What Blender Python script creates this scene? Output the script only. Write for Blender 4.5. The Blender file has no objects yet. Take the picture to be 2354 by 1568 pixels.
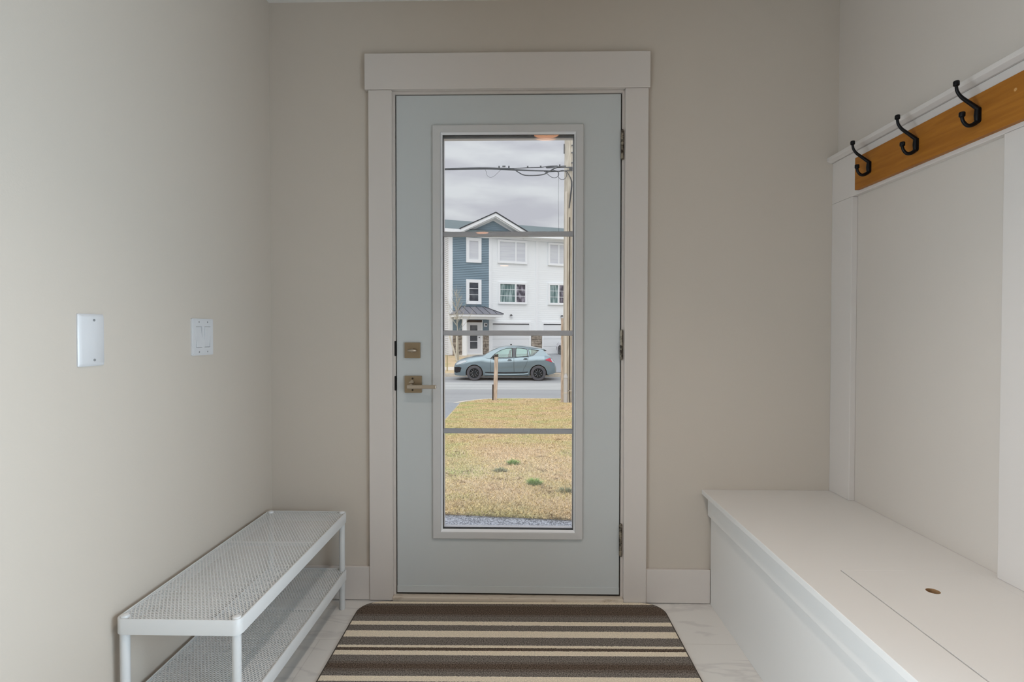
import bpy, bmesh, math, random
import numpy as np
from math import sin, cos, pi, radians, sqrt
from mathutils import Vector, Matrix
from mathutils.geometry import tessellate_polygon
random.seed(7)
S = bpy.context.scene
COL = S.collection

# ------------------------------------------------------------ camera, world, light, exposure
FPX, YAW, PITCH, ROLL = 1268.07, 0.0215, -0.0173, -0.001
CAM = Vector((0.0645, -2.2311, 1.097))
def make_camera():
    r = Vector((cos(YAW), sin(YAW), 0)); fw = Vector((-sin(YAW), cos(YAW), 0)); u = Vector((0, 0, 1))
    F = fw*cos(PITCH)+u*sin(PITCH); U = u*cos(PITCH)-fw*sin(PITCH)
    R2 = r*cos(ROLL)-U*sin(ROLL); U2 = r*sin(ROLL)+U*cos(ROLL)
    cd = bpy.data.cameras.new('camera'); cam = bpy.data.objects.new('camera', cd); COL.objects.link(cam)
    m = Matrix.Identity(4)
    for i in range(3):
        m[i][0] = R2[i]; m[i][1] = U2[i]; m[i][2] = -F[i]; m[i][3] = CAM[i]
    cam.matrix_world = m
    cd.sensor_fit = 'HORIZONTAL'; cd.sensor_width = 36; cd.lens = FPX/2354*36
    cd.clip_start = 0.02; cd.clip_end = 500
    S.camera = cam
make_camera()
S.view_settings.view_transform = 'Standard'; S.view_settings.look = 'None'
S.view_settings.gamma = 1; S.view_settings.use_curve_mapping = False
S.view_settings.exposure = 0.0

W = bpy.data.worlds.new('overcast_sky'); S.world = W; W.use_nodes = True
nt = W.node_tree; nt.nodes.clear()
wo = nt.nodes.new('ShaderNodeOutputWorld'); bg = nt.nodes.new('ShaderNodeBackground')
tc = nt.nodes.new('ShaderNodeTexCoord'); mp = nt.nodes.new('ShaderNodeMapping'); nz = nt.nodes.new('ShaderNodeTexNoise'); cr = nt.nodes.new('ShaderNodeValToRGB')
mp.inputs['Scale'].default_value = (2.2, 2.2, 9.0)
nz.inputs['Scale'].default_value = 3.4; nz.inputs['Detail'].default_value = 5; nz.inputs['Roughness'].default_value = 0.5
cr.color_ramp.elements[0].position = 0.38; cr.color_ramp.elements[0].color = (0.69, 0.71, 0.785, 1)
cr.color_ramp.elements[1].position = 0.64; cr.color_ramp.elements[1].color = (0.90, 0.94, 0.98, 1)
bg.inputs['Strength'].default_value = 1.0
nt.links.new(tc.outputs['Generated'], mp.inputs['Vector']); nt.links.new(mp.outputs['Vector'], nz.inputs['Vector'])
nt.links.new(nz.outputs['Fac'], cr.inputs['Fac']); nt.links.new(cr.outputs['Color'], bg.inputs['Color'])
# overcast sky: brighter towards the zenith
sx = nt.nodes.new('ShaderNodeSeparateXYZ'); el = nt.nodes.new('ShaderNodeMapRange'); el.interpolation_type = 'SMOOTHSTEP'
el.inputs['From Min'].default_value = 0.36; el.inputs['From Max'].default_value = 0.85; el.inputs['To Min'].default_value = 0.80; el.inputs['To Max'].default_value = 1.9
nt.links.new(tc.outputs['Generated'], sx.inputs[0]); nt.links.new(sx.outputs['Z'], el.inputs['Value']); nt.links.new(el.outputs['Result'], bg.inputs['Strength']); nt.links.new(bg.outputs['Background'], wo.inputs['Surface'])

def add_light(name, kind, loc, energy, color, **kw):
    ld = bpy.data.lights.new(name, kind); ld.energy = energy; ld.color = color
    for k, v in kw.items():
        if k != 'rot': setattr(ld, k, v)
    o = bpy.data.objects.new(name, ld); o.location = loc; o.rotation_euler = kw.get('rot', (0, 0, 0)); COL.objects.link(o)
    return o
# sun behind thin cloud: very soft, high, from behind this house
add_light('sun', 'SUN', (0, -5, 12), 1.5, (1.0, 0.97, 0.93), angle=radians(70), rot=(radians(42), 0, radians(-14)))
# unseen fill lamps added by the side walls, on either hand of the camera
add_light('right_fill_light', 'AREA', (1.285, -2.10, 0.95), 29, (0.66, 0.84, 1.0), shape='RECTANGLE', size=1.0, size_y=1.0, spread=radians(118), rot=(0, radians(90), 0))
add_light('left_fill_light', 'AREA', (-0.945, -2.0, 0.85), 21, (0.72, 0.87, 1.0), shape='RECTANGLE', size=1.1, size_y=1.0, spread=radians(125), rot=(0, radians(-90), 0))
LAMP_GLOW = 8.0

# ------------------------------------------------------------ materials
def mat(name, col, rough=0.6, metal=0.0, bump=None, noise=None, spec=None, coat=0.0, trans=0.0):
    m = bpy.data.materials.new(name); m.use_nodes = True
    n = m.node_tree; b = n.nodes['Principled BSDF']
    b.inputs['Base Color'].default_value = (*col, 1); b.inputs['Roughness'].default_value = rough; b.inputs['Metallic'].default_value = metal
    if spec is not None: b.inputs['Specular IOR Level'].default_value = spec
    if coat: b.inputs['Coat Weight'].default_value = coat; b.inputs['Coat Roughness'].default_value = 0.08
    t = None
    if bump or noise:
        t = n.nodes.new('ShaderNodeTexCoord')
    if noise:   # (scale, other colour, amount, stretch)
        sc, c2, lo, hi, st = noise
        mp = n.nodes.new('ShaderNodeMapping'); mp.inputs['Scale'].default_value = st
        x = n.nodes.new('ShaderNodeTexNoise'); x.inputs['Scale'].default_value = sc; x.inputs['Detail'].default_value = 6
        r = n.nodes.new('ShaderNodeValToRGB'); r.color_ramp.elements[0].position = lo; r.color_ramp.elements[1].position = hi
        r.color_ramp.elements[0].color = (*col, 1); r.color_ramp.elements[1].color = (*c2, 1)
        n.links.new(t.outputs['Object'], mp.inputs['Vector']); n.links.new(mp.outputs['Vector'], x.inputs['Vector'])
        n.links.new(x.outputs['Fac'], r.inputs['Fac']); n.links.new(r.outputs['Color'], b.inputs['Base Color'])
    if bump:    # (scale, strength, distance)
        x = n.nodes.new('ShaderNodeTexNoise'); x.inputs['Scale'].default_value = bump[0]; x.inputs['Detail'].default_value = 3
        bp = n.nodes.new('ShaderNodeBump'); bp.inputs['Strength'].default_value = bump[1]; bp.inputs['Distance'].default_value = bump[2]
        n.links.new(t.outputs['Object'], x.inputs['Vector']); n.links.new(x.outputs['Fac'], bp.inputs['Height']); n.links.new(bp.outputs['Normal'], b.inputs['Normal'])
    return m
def emit(name, col, k):
    m = bpy.data.materials.new(name); m.use_nodes = True; n = m.node_tree
    b = n.nodes['Principled BSDF']; b.inputs['Emission Color'].default_value = (*col, 1); b.inputs['Emission Strength'].default_value = k
    b.inputs['Base Color'].default_value = (0.8, 0.8, 0.8, 1)
    return m
def glass(name, tint=(1, 1, 1), ior=1.45, rough=0.0):
    m = bpy.data.materials.new(name); m.use_nodes = True; n = m.node_tree; n.nodes.clear()
    o = n.nodes.new('ShaderNodeOutputMaterial'); mx = n.nodes.new('ShaderNodeMixShader'); fr = n.nodes.new('ShaderNodeFresnel')
    tr = n.nodes.new('ShaderNodeBsdfTransparent'); gl = n.nodes.new('ShaderNodeBsdfGlossy')
    fr.inputs['IOR'].default_value = ior; tr.inputs['Color'].default_value = (*tint, 1); gl.inputs['Roughness'].default_value = rough
    n.links.new(fr.outputs[0], mx.inputs[0]); n.links.new(tr.outputs[0], mx.inputs[1]); n.links.new(gl.outputs[0], mx.inputs[2]); n.links.new(mx.outputs[0], o.inputs[0])
    return m
M = {}
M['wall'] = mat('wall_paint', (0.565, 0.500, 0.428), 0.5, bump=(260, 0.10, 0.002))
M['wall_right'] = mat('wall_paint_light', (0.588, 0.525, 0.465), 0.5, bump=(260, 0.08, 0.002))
M['ceiling'] = mat('ceiling_paint', (0.74, 0.72, 0.68), 0.8)
M['trim'] = mat('white_trim_paint', (0.64, 0.585, 0.54), 0.38)
M['bench'] = mat('white_bench_paint', (0.73, 0.70, 0.665), 0.42, bump=(90, 0.03, 0.002))
M['door'] = mat('door_paint', (0.545, 0.565, 0.56), 0.42)
M['lite'] = mat('lite_frame_paint', (0.58, 0.57, 0.56), 0.4)
M['bead'] = mat('white_glazing_bead', (0.88, 0.88, 0.89), 0.3)
M['muntin'] = mat('grey_grille_bar', (0.66, 0.65, 0.67), 0.35)
M['rubber'] = mat('black_seal', (0.012, 0.012, 0.014), 0.6)
M['gap'] = mat('dark_gap', (0.03, 0.022, 0.015), 0.9)
M['nickel'] = mat('antique_nickel', (0.30, 0.23, 0.15), 0.38, 0.85, bump=(400, 0.05, 0.001))
M['nickel_light'] = mat('brushed_nickel', (0.46, 0.39, 0.31), 0.32, 0.9)
M['hinge'] = mat('worn_hinge_metal', (0.33, 0.29, 0.23), 0.4, 0.9, noise=(60, (0.06, 0.05, 0.04), 0.45, 0.6, (1, 1, 1)))
M['black_metal'] = mat('black_hook_metal', (0.003, 0.003, 0.004), 0.40, 0.0, spec=0.22)
M['strike'] = mat('dark_strike_plate', (0.01, 0.009, 0.008), 0.5, 0.5)
M['rack'] = mat('white_powder_coat', (0.66, 0.66, 0.65), 0.4)
M['plastic'] = mat('white_switch_plastic', (0.62, 0.61, 0.61), 0.28)
M['screw'] = mat('painted_screw', (0.30, 0.30, 0.30), 0.4, 0.3)
M['mdf'] = mat('raw_board_edge', (0.36, 0.20, 0.09), 0.8)
M['sill'] = mat('cream_sill', (0.60, 0.52, 0.43), 0.6, noise=(30, (0.30, 0.22, 0.14), 0.55, 0.8, (1, 6, 1)))
M['plug'] = mat('pale_wood_plug', (0.52, 0.27, 0.085), 0.6)
M['pane'] = glass('door_glass')
M['lens'] = emit('warm_lamp_lens', (1.0, 0.46, 0.24), LAMP_GLOW)
M['lamp_trim'] = mat('white_lamp_trim', (0.8, 0.8, 0.8), 0.4)

def wood_mat():
    m = bpy.data.materials.new('stained_oak'); m.use_nodes = True; n = m.node_tree; b = n.nodes['Principled BSDF']; L = n.links
    t = n.nodes.new('ShaderNodeTexCoord'); mp = n.nodes.new('ShaderNodeMapping'); mp.inputs['Scale'].default_value = (8, 1.6, 22)
    x = n.nodes.new('ShaderNodeTexNoise'); x.inputs['Scale'].default_value = 3; x.inputs['Detail'].default_value = 8; x.inputs['Distortion'].default_value = 0.6
    r = n.nodes.new('ShaderNodeValToRGB'); r.color_ramp.elements[0].position = 0.3; r.color_ramp.elements[0].color = (0.28, 0.098, 0.011, 1)
    r.color_ramp.elements[1].position = 0.7; r.color_ramp.elements[1].color = (0.39, 0.148, 0.019, 1)
    L.new(t.outputs['Object'], mp.inputs['Vector']); L.new(mp.outputs['Vector'], x.inputs['Vector']); L.new(x.outputs['Fac'], r.inputs['Fac']); L.new(r.outputs['Color'], b.inputs['Base Color'])
    b.inputs['Roughness'].default_value = 0.5; b.inputs['Specular IOR Level'].default_value = 0.25
    return m
M['oak'] = wood_mat()

def marble_mat():
    m = bpy.data.materials.new('marble_tile'); m.use_nodes = True; n = m.node_tree; b = n.nodes['Principled BSDF']; L = n.links
    t = n.nodes.new('ShaderNodeTexCoord'); mp = n.nodes.new('ShaderNodeMapping'); mp.inputs['Rotation'].default_value = (0, 0, 0.55); mp.inputs['Scale'].default_value = (1.2, 4.0, 1)
    x = n.nodes.new('ShaderNodeTexNoise'); x.inputs['Scale'].default_value = 1.7; x.inputs['Detail'].default_value = 9; x.inputs['Distortion'].default_value = 1.2
    r = n.nodes.new('ShaderNodeValToRGB'); e = r.color_ramp.elements; e[0].position = 0.44; e[0].color = (0.70, 0.67, 0.63, 1); e[1].position = 0.53; e[1].color = (0.70, 0.67, 0.63, 1)
    k = e.new(0.49); k.color = (0.60, 0.57, 0.54, 1)
    br = n.nodes.new('ShaderNodeTexBrick'); br.inputs['Scale'].default_value = 1.0; br.inputs['Mortar Size'].default_value = 0.0016; br.inputs['Brick Width'].default_value = 1.2; br.inputs['Row Height'].default_value = 0.6
    br.inputs['Color1'].default_value = (1, 1, 1, 1); br.inputs['Color2'].default_value = (1, 1, 1, 1); br.inputs['Mortar'].default_value = (0.88, 0.87, 0.86, 1)
    mx = n.nodes.new('ShaderNodeMixRGB'); mx.blend_type = 'MULTIPLY'; mx.inputs[0].default_value = 1
    mp2 = n.nodes.new('ShaderNodeMapping'); mp2.inputs['Location'].default_value = (0.66, 0.3, 0)
    L.new(t.outputs['Object'], mp.inputs['Vector']); L.new(mp.outputs['Vector'], x.inputs['Vector']); L.new(x.outputs['Fac'], r.inputs['Fac'])
    L.new(t.outputs['Object'], mp2.inputs['Vector']); L.new(mp2.outputs['Vector'], br.inputs['Vector'])
    L.new(r.outputs['Color'], mx.inputs[1]); L.new(br.outputs['Color'], mx.inputs[2]); L.new(mx.outputs['Color'], b.inputs['Base Color'])
    b.inputs['Roughness'].default_value = 0.28
    return m
M['tile'] = marble_mat()

def mat_mat():
    # woven doormat: stripes run across the mat, along local x; local y = 0 at the door edge
    m = bpy.data.materials.new('striped_mat_pile'); m.use_nodes = True; n = m.node_tree; b = n.nodes['Principled BSDF']; L = n.links
    t = n.nodes.new('ShaderNodeTexCoord'); sp = n.nodes.new('ShaderNodeSeparateXYZ')
    nzw = n.nodes.new('ShaderNodeTexNoise'); nzw.inputs['Scale'].default_value = 160
    ad = n.nodes.new('ShaderNodeMath'); ad.operation = 'MULTIPLY_ADD'; ad.inputs[1].default_value = 0.006
    mr = n.nodes.new('ShaderNodeMapRange'); mr.inputs['From Min'].default_value = 0; mr.inputs['From Max'].default_value = -0.76; mr.clamp = True
    ramp = n.nodes.new('ShaderNodeValToRGB'); ramp.color_ramp.interpolation = 'CONSTANT'
    H_ = (0.132, 0.112, 0.095)
    C_, G_, B_ = (0.80, 0.70, 0.55), (0.165, 0.150, 0.134), (0.100, 0.077, 0.060)
    st = [(0, C_), (.012, H_), (.030, B_), (.096, H_), (.112, G_), (.146, C_), (.174, G_), (.211, C_), (.254, G_), (.303, C_), (.320, B_), (.338, C_), (.364, G_), (.398, H_), (.412, B_), (.438, H_), (.452, G_), (.476, C_), (.502, G_), (.58, B_), (.64, C_), (.67, G_), (.72, C_), (.74, G_)]
    e = ramp.color_ramp.elements
    while len(e) > 1: e.remove(e[-1])
    e[0].position = 0; e[0].color = (*C_, 1)
    for p, c in st[1:]:
        k = e.new(p/.76); k.color = (*c, 1)
    fz = n.nodes.new('ShaderNodeTexNoise'); fz.inputs['Scale'].default_value = 270; fz.inputs['Detail'].default_value = 3; fz.inputs['Roughness'].default_value = 0.7
    fr = n.nodes.new('ShaderNodeValToRGB'); fr.color_ramp.elements[0].position = 0.37; fr.color_ramp.elements[0].color = (0.22, 0.20, 0.18, 1); fr.color_ramp.elements[1].position = 0.63; fr.color_ramp.elements[1].color = (2.2, 2.1, 2.05, 1)
    # cream yarn hardly varies: keep the fleck weaker there
    bw = n.nodes.new('ShaderNodeRGBToBW'); ml = n.nodes.new('ShaderNodeMapRange'); ml.inputs['From Min'].default_value = .1; ml.inputs['From Max'].default_value = .4; ml.inputs['To Min'].default_value = 1.0; ml.inputs['To Max'].default_value = 0.22
    mx = n.nodes.new('ShaderNodeMixRGB'); mx.blend_type = 'MULTIPLY'
    L.new(t.outputs['Object'], sp.inputs[0]); L.new(t.outputs['Object'], nzw.inputs['Vector']); L.new(nzw.outputs['Fac'], ad.inputs[0]); L.new(sp.outputs['Y'], ad.inputs[2])
    L.new(ad.outputs[0], mr.inputs['Value']); L.new(mr.outputs['Result'], ramp.inputs['Fac']); L.new(t.outputs['Object'], fz.inputs['Vector']); L.new(fz.outputs['Fac'], fr.inputs['Fac'])
    L.new(ramp.outputs['Color'], bw.inputs[0]); L.new(bw.outputs[0], ml.inputs['Value']); L.new(ml.outputs['Result'], mx.inputs[0])
    L.new(ramp.outputs['Color'], mx.inputs[1]); L.new(fr.outputs['Color'], mx.inputs[2]); L.new(mx.outputs['Color'], b.inputs['Base Color'])
    bp = n.nodes.new('ShaderNodeBump'); bp.inputs['Strength'].default_value = 0.8; bp.inputs['Distance'].default_value = 0.004
    L.new(fz.outputs['Fac'], bp.inputs['Height']); L.new(bp.outputs['Normal'], b.inputs['Normal'])
    b.inputs['Roughness'].default_value = 0.95; b.inputs['Specular IOR Level'].default_value = 0.1
    return m
M['doormat'] = mat_mat()
M['mat_edge'] = mat('mat_binding', (0.07, 0.058, 0.045), 0.9)

# outdoors
M['lawn'] = mat('dry_grass_soil', (0.56, 0.43, 0.27), 0.95, noise=(1.1, (0.36, 0.38, 0.15), 0.50, 0.72, (1, 1, 1)), bump=(30, 0.6, 0.03))
M['asphalt'] = mat('asphalt', (0.27, 0.28, 0.285), 0.9, noise=(0.5, (0.31, 0.32, 0.325), 0.4, 0.6, (0.3, 2.4, 1)), bump=(60, 0.3, 0.01))
M['asphalt_path'] = mat('path_asphalt', (0.07, 0.08, 0.10), 0.9, noise=(110, (0.46, 0.49, 0.55), 0.40, 0.60, (1, 1, 1)), bump=(60, 0.7, 0.01))
M['drive'] = mat('driveway_asphalt', (0.22, 0.24, 0.26), 0.9, noise=(40, (0.32, 0.34, 0.36), 0.4, 0.6, (1, 1, 1)))
M['concrete'] = mat('kerb_concrete', (0.66, 0.60, 0.50), 0.85, noise=(9, (0.54, 0.48, 0.40), 0.4, 0.7, (1, 1, 1)))
M['blue'] = mat('blue_vinyl_siding', (0.20, 0.285, 0.345), 0.55)
M['white_siding'] = mat('white_vinyl_siding', (0.83, 0.865, 0.88), 0.55)
M['side_siding'] = mat('grey_white_siding', (0.70, 0.72, 0.74), 0.55)
M['ext_trim'] = mat('exterior_white_trim', (0.83, 0.86, 0.88), 0.5)
M['shingle'] = mat('dark_shingles', (0.10, 0.14, 0.15), 0.9, noise=(14, (0.16, 0.20, 0.21), 0.4, 0.65, (1, 1, 3)))
M['shingle_edge'] = mat('black_drip_edge', (0.015, 0.02, 0.03), 0.6)
M['porch_metal'] = mat('grey_metal_roof', (0.19, 0.195, 0.225), 0.5)
M['stone'] = mat('stone_veneer', (0.20, 0.17, 0.14), 0.85, noise=(3.2, (0.42, 0.37, 0.31), 0.4, 0.62, (1.0, 1, 2.4)), bump=(7, 1.0, 0.06))
M['win_dark'] = mat('dark_window_glass', (0.035, 0.045, 0.06), 0.08, noise=(1.4, (0.16, 0.18, 0.20), 0.5, 0.72, (1, 1, 1)))
M['win_curtain'] = mat('curtained_window_glass', (0.09, 0.16, 0.16), 0.12, noise=(3.0, (0.36, 0.46, 0.46), 0.42, 0.62, (3.2, 1, 0.4)))
M['win_mixed'] = mat('dim_window_glass', (0.075, 0.07, 0.09), 0.12, noise=(2.2, (0.30, 0.28, 0.33), 0.46, 0.62, (2.0, 1, 1.2)))
M['win_blind'] = mat('blinds_behind_glass', (0.60, 0.62, 0.67), 0.25, noise=(1.0, (0.66, 0.69, 0.72), 0.4, 0.6, (0.5, 1, 9)))
M['garage'] = mat('white_garage_panels', (0.74, 0.77, 0.79), 0.5)
M['ext_door'] = mat('white_entry_door', (0.74, 0.76, 0.80), 0.45)
M['ext_black'] = mat('black_fitting', (0.01, 0.01, 0.012), 0.4)
M['pole'] = mat('weathered_pole_wood', (0.46, 0.41, 0.33), 0.9, noise=(5, (0.64, 0.60, 0.51), 0.4, 0.62, (7, 7, 0.5)), bump=(20, 0.4, 0.01))
M['post'] = mat('weathered_post_wood', (0.46, 0.36, 0.28), 0.9, noise=(5, (0.66, 0.55, 0.45), 0.4, 0.62, (9, 9, 1)))
M['darkwood'] = mat('dark_stake_wood', (0.035, 0.025, 0.02), 0.9)
M['stake'] = mat('pale_stake_wood', (0.42, 0.36, 0.20), 0.9)
M['pale_stake'] = mat('bleached_stake_wood', (0.56, 0.53, 0.45), 0.9)
M['pvc'] = mat('grey_conduit', (0.52, 0.52, 0.52), 0.5)
M['pvc_light'] = mat('pale_conduit', (0.62, 0.57, 0.49), 0.5)
M['cable'] = mat('black_cable', (0.02, 0.025, 0.035), 0.5)
M['bark'] = mat('pale_bark', (0.42, 0.40, 0.34), 0.9)
M['car_teal'] = mat('teal_metallic_paint', (0.215, 0.285, 0.315), 0.24, 0.62, coat=0.6)
M['car_white'] = mat('white_car_paint', (0.68, 0.68, 0.74), 0.3, 0.1, coat=0.6)
M['tyre'] = mat('tyre_rubber', (0.085, 0.085, 0.095), 0.85)
M['rim'] = mat('dark_steel_wheel', (0.012, 0.02, 0.026), 0.35, 0.5)
M['rim_light'] = mat('silver_wheel_metal', (0.30, 0.32, 0.34), 0.4, 0.7)
M['underbody'] = mat('underbody_black', (0.006, 0.007, 0.010), 0.9)
M['car_glass'] = glass('car_side_glass', (0.80, 0.93, 0.90), 1.9, 0.02)
M['car_screen'] = mat('windscreen_glass', (0.10, 0.16, 0.17), 0.06, 0.0)
M['pillar'] = mat('dark_grey_pillar', (0.07, 0.08, 0.09), 0.35)
M['lamp_clear'] = mat('headlamp_lens', (0.50, 0.54, 0.56), 0.12)
M['lamp_red'] = mat('red_tail_lens', (0.50, 0.035, 0.07), 0.15)
M['seat'] = mat('dark_seat_fabric', (0.05, 0.06, 0.065), 0.9)
M['weed'] = mat('green_weed', (0.27, 0.40, 0.10), 0.8)
M['weed_dull'] = mat('dull_green_weed', (0.24, 0.25, 0.13), 0.85)
def blade_mat():
    m = bpy.data.materials.new('dry_grass_blades'); m.use_nodes = True; n = m.node_tree; b = n.nodes['Principled BSDF']; L = n.links
    t = n.nodes.new('ShaderNodeTexCoord')
    a = n.nodes.new('ShaderNodeTexNoise'); a.inputs['Scale'].default_value = 1.3; a.inputs['Detail'].default_value = 4
    ra = n.nodes.new('ShaderNodeValToRGB'); e = ra.color_ramp.elements; e[0].position = 0.40; e[0].color = (0.68, 0.53, 0.33, 1); e[1].position = 0.74; e[1].color = (0.47, 0.52, 0.22, 1)
    k = e.new(0.54); k.color = (0.66, 0.55, 0.29, 1)
    f = n.nodes.new('ShaderNodeTexNoise'); f.inputs['Scale'].default_value = 55; f.inputs['Detail'].default_value = 2
    rf = n.nodes.new('ShaderNodeValToRGB'); rf.color_ramp.elements[0].position = 0.34; rf.color_ramp.elements[0].color = (0.48, 0.46, 0.44, 1); rf.color_ramp.elements[1].position = 0.66; rf.color_ramp.elements[1].color = (1.45, 1.45, 1.45, 1)
    mx = n.nodes.new('ShaderNodeMixRGB'); mx.blend_type = 'MULTIPLY'; mx.inputs[0].default_value = 1
    sp = n.nodes.new('ShaderNodeSeparateXYZ'); xm = n.nodes.new('ShaderNodeMapRange'); xm.inputs['From Min'].default_value = 0.2; xm.inputs['From Max'].default_value = -0.9; xm.inputs['To Max'].default_value = 0.09
    ad = n.nodes.new('ShaderNodeMath'); ad.operation = 'ADD'
    L.new(t.outputs['Object'], sp.inputs[0]); L.new(sp.outputs['X'], xm.inputs['Value']); L.new(xm.outputs['Result'], ad.inputs[1])
    cl = n.nodes.new('ShaderNodeTexNoise'); cl.inputs['Scale'].default_value = 6.5; cl.inputs['Detail'].default_value = 3
    rc = n.nodes.new('ShaderNodeValToRGB'); rc.color_ramp.elements[0].position = 0.30; rc.color_ramp.elements[0].color = (0.42, 0.36, 0.30, 1); rc.color_ramp.elements[1].position = 0.40; rc.color_ramp.elements[1].color = (1, 1, 1, 1)
    m2 = n.nodes.new('ShaderNodeMixRGB'); m2.blend_type = 'MULTIPLY'; m2.inputs[0].default_value = 1
    L.new(t.outputs['Object'], cl.inputs['Vector']); L.new(cl.outputs['Fac'], rc.inputs['Fac'])
    L.new(t.outputs['Object'], a.inputs['Vector']); L.new(a.outputs['Fac'], ad.inputs[0]); L.new(ad.outputs[0], ra.inputs['Fac']); L.new(t.outputs['Object'], f.inputs['Vector']); L.new(f.outputs['Fac'], rf.inputs['Fac'])
    L.new(ra.outputs['Color'], m2.inputs[1]); L.new(rc.outputs['Color'], m2.inputs[2]); L.new(m2.outputs['Color'], mx.inputs[1]); L.new(rf.outputs['Color'], mx.inputs[2]); L.new(mx.outputs['Color'], b.inputs['Base Color']); b.inputs['Roughness'].default_value = 0.8; b.inputs['Specular IOR Level'].default_value = 0.15
    return m
M['blades'] = blade_mat()

# ------------------------------------------------------------ mesh helpers
def obj(name, bm, m, parent=None, smooth=False, bevel=0, seg=2, label=None, kind=None):
    me = bpy.data.meshes.new(name); bmesh.ops.recalc_face_normals(bm, faces=bm.faces[:]); bm.to_mesh(me); bm.free()
    mm = m if isinstance(m, list) else [m]
    for q in mm: me.materials.append(M[q] if isinstance(q, str) else q)
    if smooth:
        me.polygons.foreach_set('use_smooth', [True]*len(me.polygons))
        me.set_sharp_from_angle(angle=radians(40))
    o = bpy.data.objects.new(name, me); COL.objects.link(o)
    if parent: o.parent = parent
    if bevel:
        b = o.modifiers.new('bevel', 'BEVEL'); b.width = bevel; b.segments = seg; b.limit_method = 'ANGLE'; b.angle_limit = radians(35); b.harden_normals = False
    if label: o['label'] = label
    if kind: o['kind'] = kind
    return o
def thing(name, label, cat, loc=(0, 0, 0), rotz=0, group=None):
    o = bpy.data.objects.new(name, None); COL.objects.link(o); o.location = loc; o.rotation_euler = (0, 0, rotz); o.empty_display_size = 0.1
    o['label'] = label; o['category'] = cat
    if group: o['group'] = group
    return o
def tag(o, label, cat, group=None, kind=None):
    o['label'] = label; o['category'] = cat
    if group: o['group'] = group
    if kind: o['kind'] = kind
    return o
def struct(o, label, cat):
    o['kind'] = 'structure'; o['label'] = label; o['category'] = cat
    return o
def box(x0, x1, y0, y1, z0, z1, bm=None, rot=None):
    bm = bm or bmesh.new()
    r = bmesh.ops.create_cube(bm, size=1)
    vs = r['verts']
    bmesh.ops.scale(bm, vec=(x1-x0, y1-y0, z1-z0), verts=vs)
    if rot: bmesh.ops.rotate(bm, cent=(0, 0, 0), matrix=rot, verts=vs)
    bmesh.ops.translate(bm, vec=((x0+x1)/2, (y0+y1)/2, (z0+z1)/2), verts=vs)
    return bm
def cyl(p0, p1, r0, r1=None, n=20, bm=None):
    bm = bm or bmesh.new(); r1 = r0 if r1 is None else r1
    p0 = Vector(p0); p1 = Vector(p1); d = p1-p0
    m = Matrix.Translation((p0+p1)/2) @ d.to_track_quat('Z', 'Y').to_matrix().to_4x4()
    bmesh.ops.create_cone(bm, cap_ends=True, segments=n, radius1=r0, radius2=r1, depth=d.length, matrix=m)
    return bm
def tube(pts, rads, n=10, bm=None, sub=0):
    bm = bm or bmesh.new(); P = [Vector(p) for p in pts]
    if not hasattr(rads, '__len__'): rads = [rads]*len(P)
    for _ in range(sub):   # Catmull-Rom subdivision
        Q = []; RR = []
        for i in range(len(P)-1):
            a, b, c, d = P[max(i-1, 0)], P[i], P[i+1], P[min(i+2, len(P)-1)]
            Q += [b, (-a+9*b+9*c-d)/16]; RR += [rads[i], (rads[i]+rads[i+1])/2]
        P = Q+[P[-1]]; rads = RR+[rads[-1]]
    rings = []; la = None
    for i, p in enumerate(P):
        t = (P[min(i+1, len(P)-1)]-P[max(i-1, 0)])
        t = t.normalized() if t.length > 1e-9 else Vector((0, 0, 1))
        if la is None:
            a = t.cross(Vector((0, 0, 1)))
            if a.length < 0.3: a = t.cross(Vector((0, 1, 0)))
        else: a = la-t*la.dot(t)
        a.normalize(); b = t.cross(a).normalized(); la = a
        rings.append([bm.verts.new(p+rads[i]*(a*cos(2*pi*k/n)+b*sin(2*pi*k/n))) for k in range(n)])
    for A, B in zip(rings, rings[1:]):
        for k in range(n): bm.faces.new((A[k], A[(k+1) % n], B[(k+1) % n], B[k]))
    bm.faces.new(rings[0]); bm.faces.new(rings[-1][::-1])
    return bm
def plate(outer, holes, fn, t0, t1, bm=None):
    # flat sheet (a, b) with holes, thickness t0..t1; fn(a, b, t) -> xyz
    bm = bm or bmesh.new(); loops = [outer]+list(holes)
    flat = [p for l in loops for p in l]
    tri = tessellate_polygon([[Vector((p[0], p[1], 0)) for p in l] for l in loops])
    A = [bm.verts.new(fn(p[0], p[1], t0)) for p in flat]; B = [bm.verts.new(fn(p[0], p[1], t1)) for p in flat]
    for t in tri:
        try: bm.faces.new([A[i] for i in t]); bm.faces.new([B[i] for i in reversed(t)])
        except ValueError: pass
    k = 0
    for l in loops:
        n = len(l)
        for i in range(n):
            j = (i+1) % n
            try: bm.faces.new((A[k+i], A[k+j], B[k+j], B[k+i]))
            except ValueError: pass
        k += n
    return bm
def rect(a0, a1, b0, b1): return [(a0, b0), (a1, b0), (a1, b1), (a0, b1)]
def rrect(a0, a1, b0, b1, r, n=8):
    out = []
    for cx, cy, s in ((a1-r, b0+r, -90), (a1-r, b1-r, 0), (a0+r, b1-r, 90), (a0+r, b0+r, 180)):
        for k in range(n+1):
            t = radians(s+90*k/n); out.append((cx+r*cos(t), cy+r*sin(t)))
    return out
def disc(cx, cy, r, n=20): return [(cx+r*cos(2*pi*k/n), cy+r*sin(2*pi*k/n)) for k in range(n)]
XZ = lambda a, b, t: (a, t, b)
XY = lambda a, b, t: (a, b, t)
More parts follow.
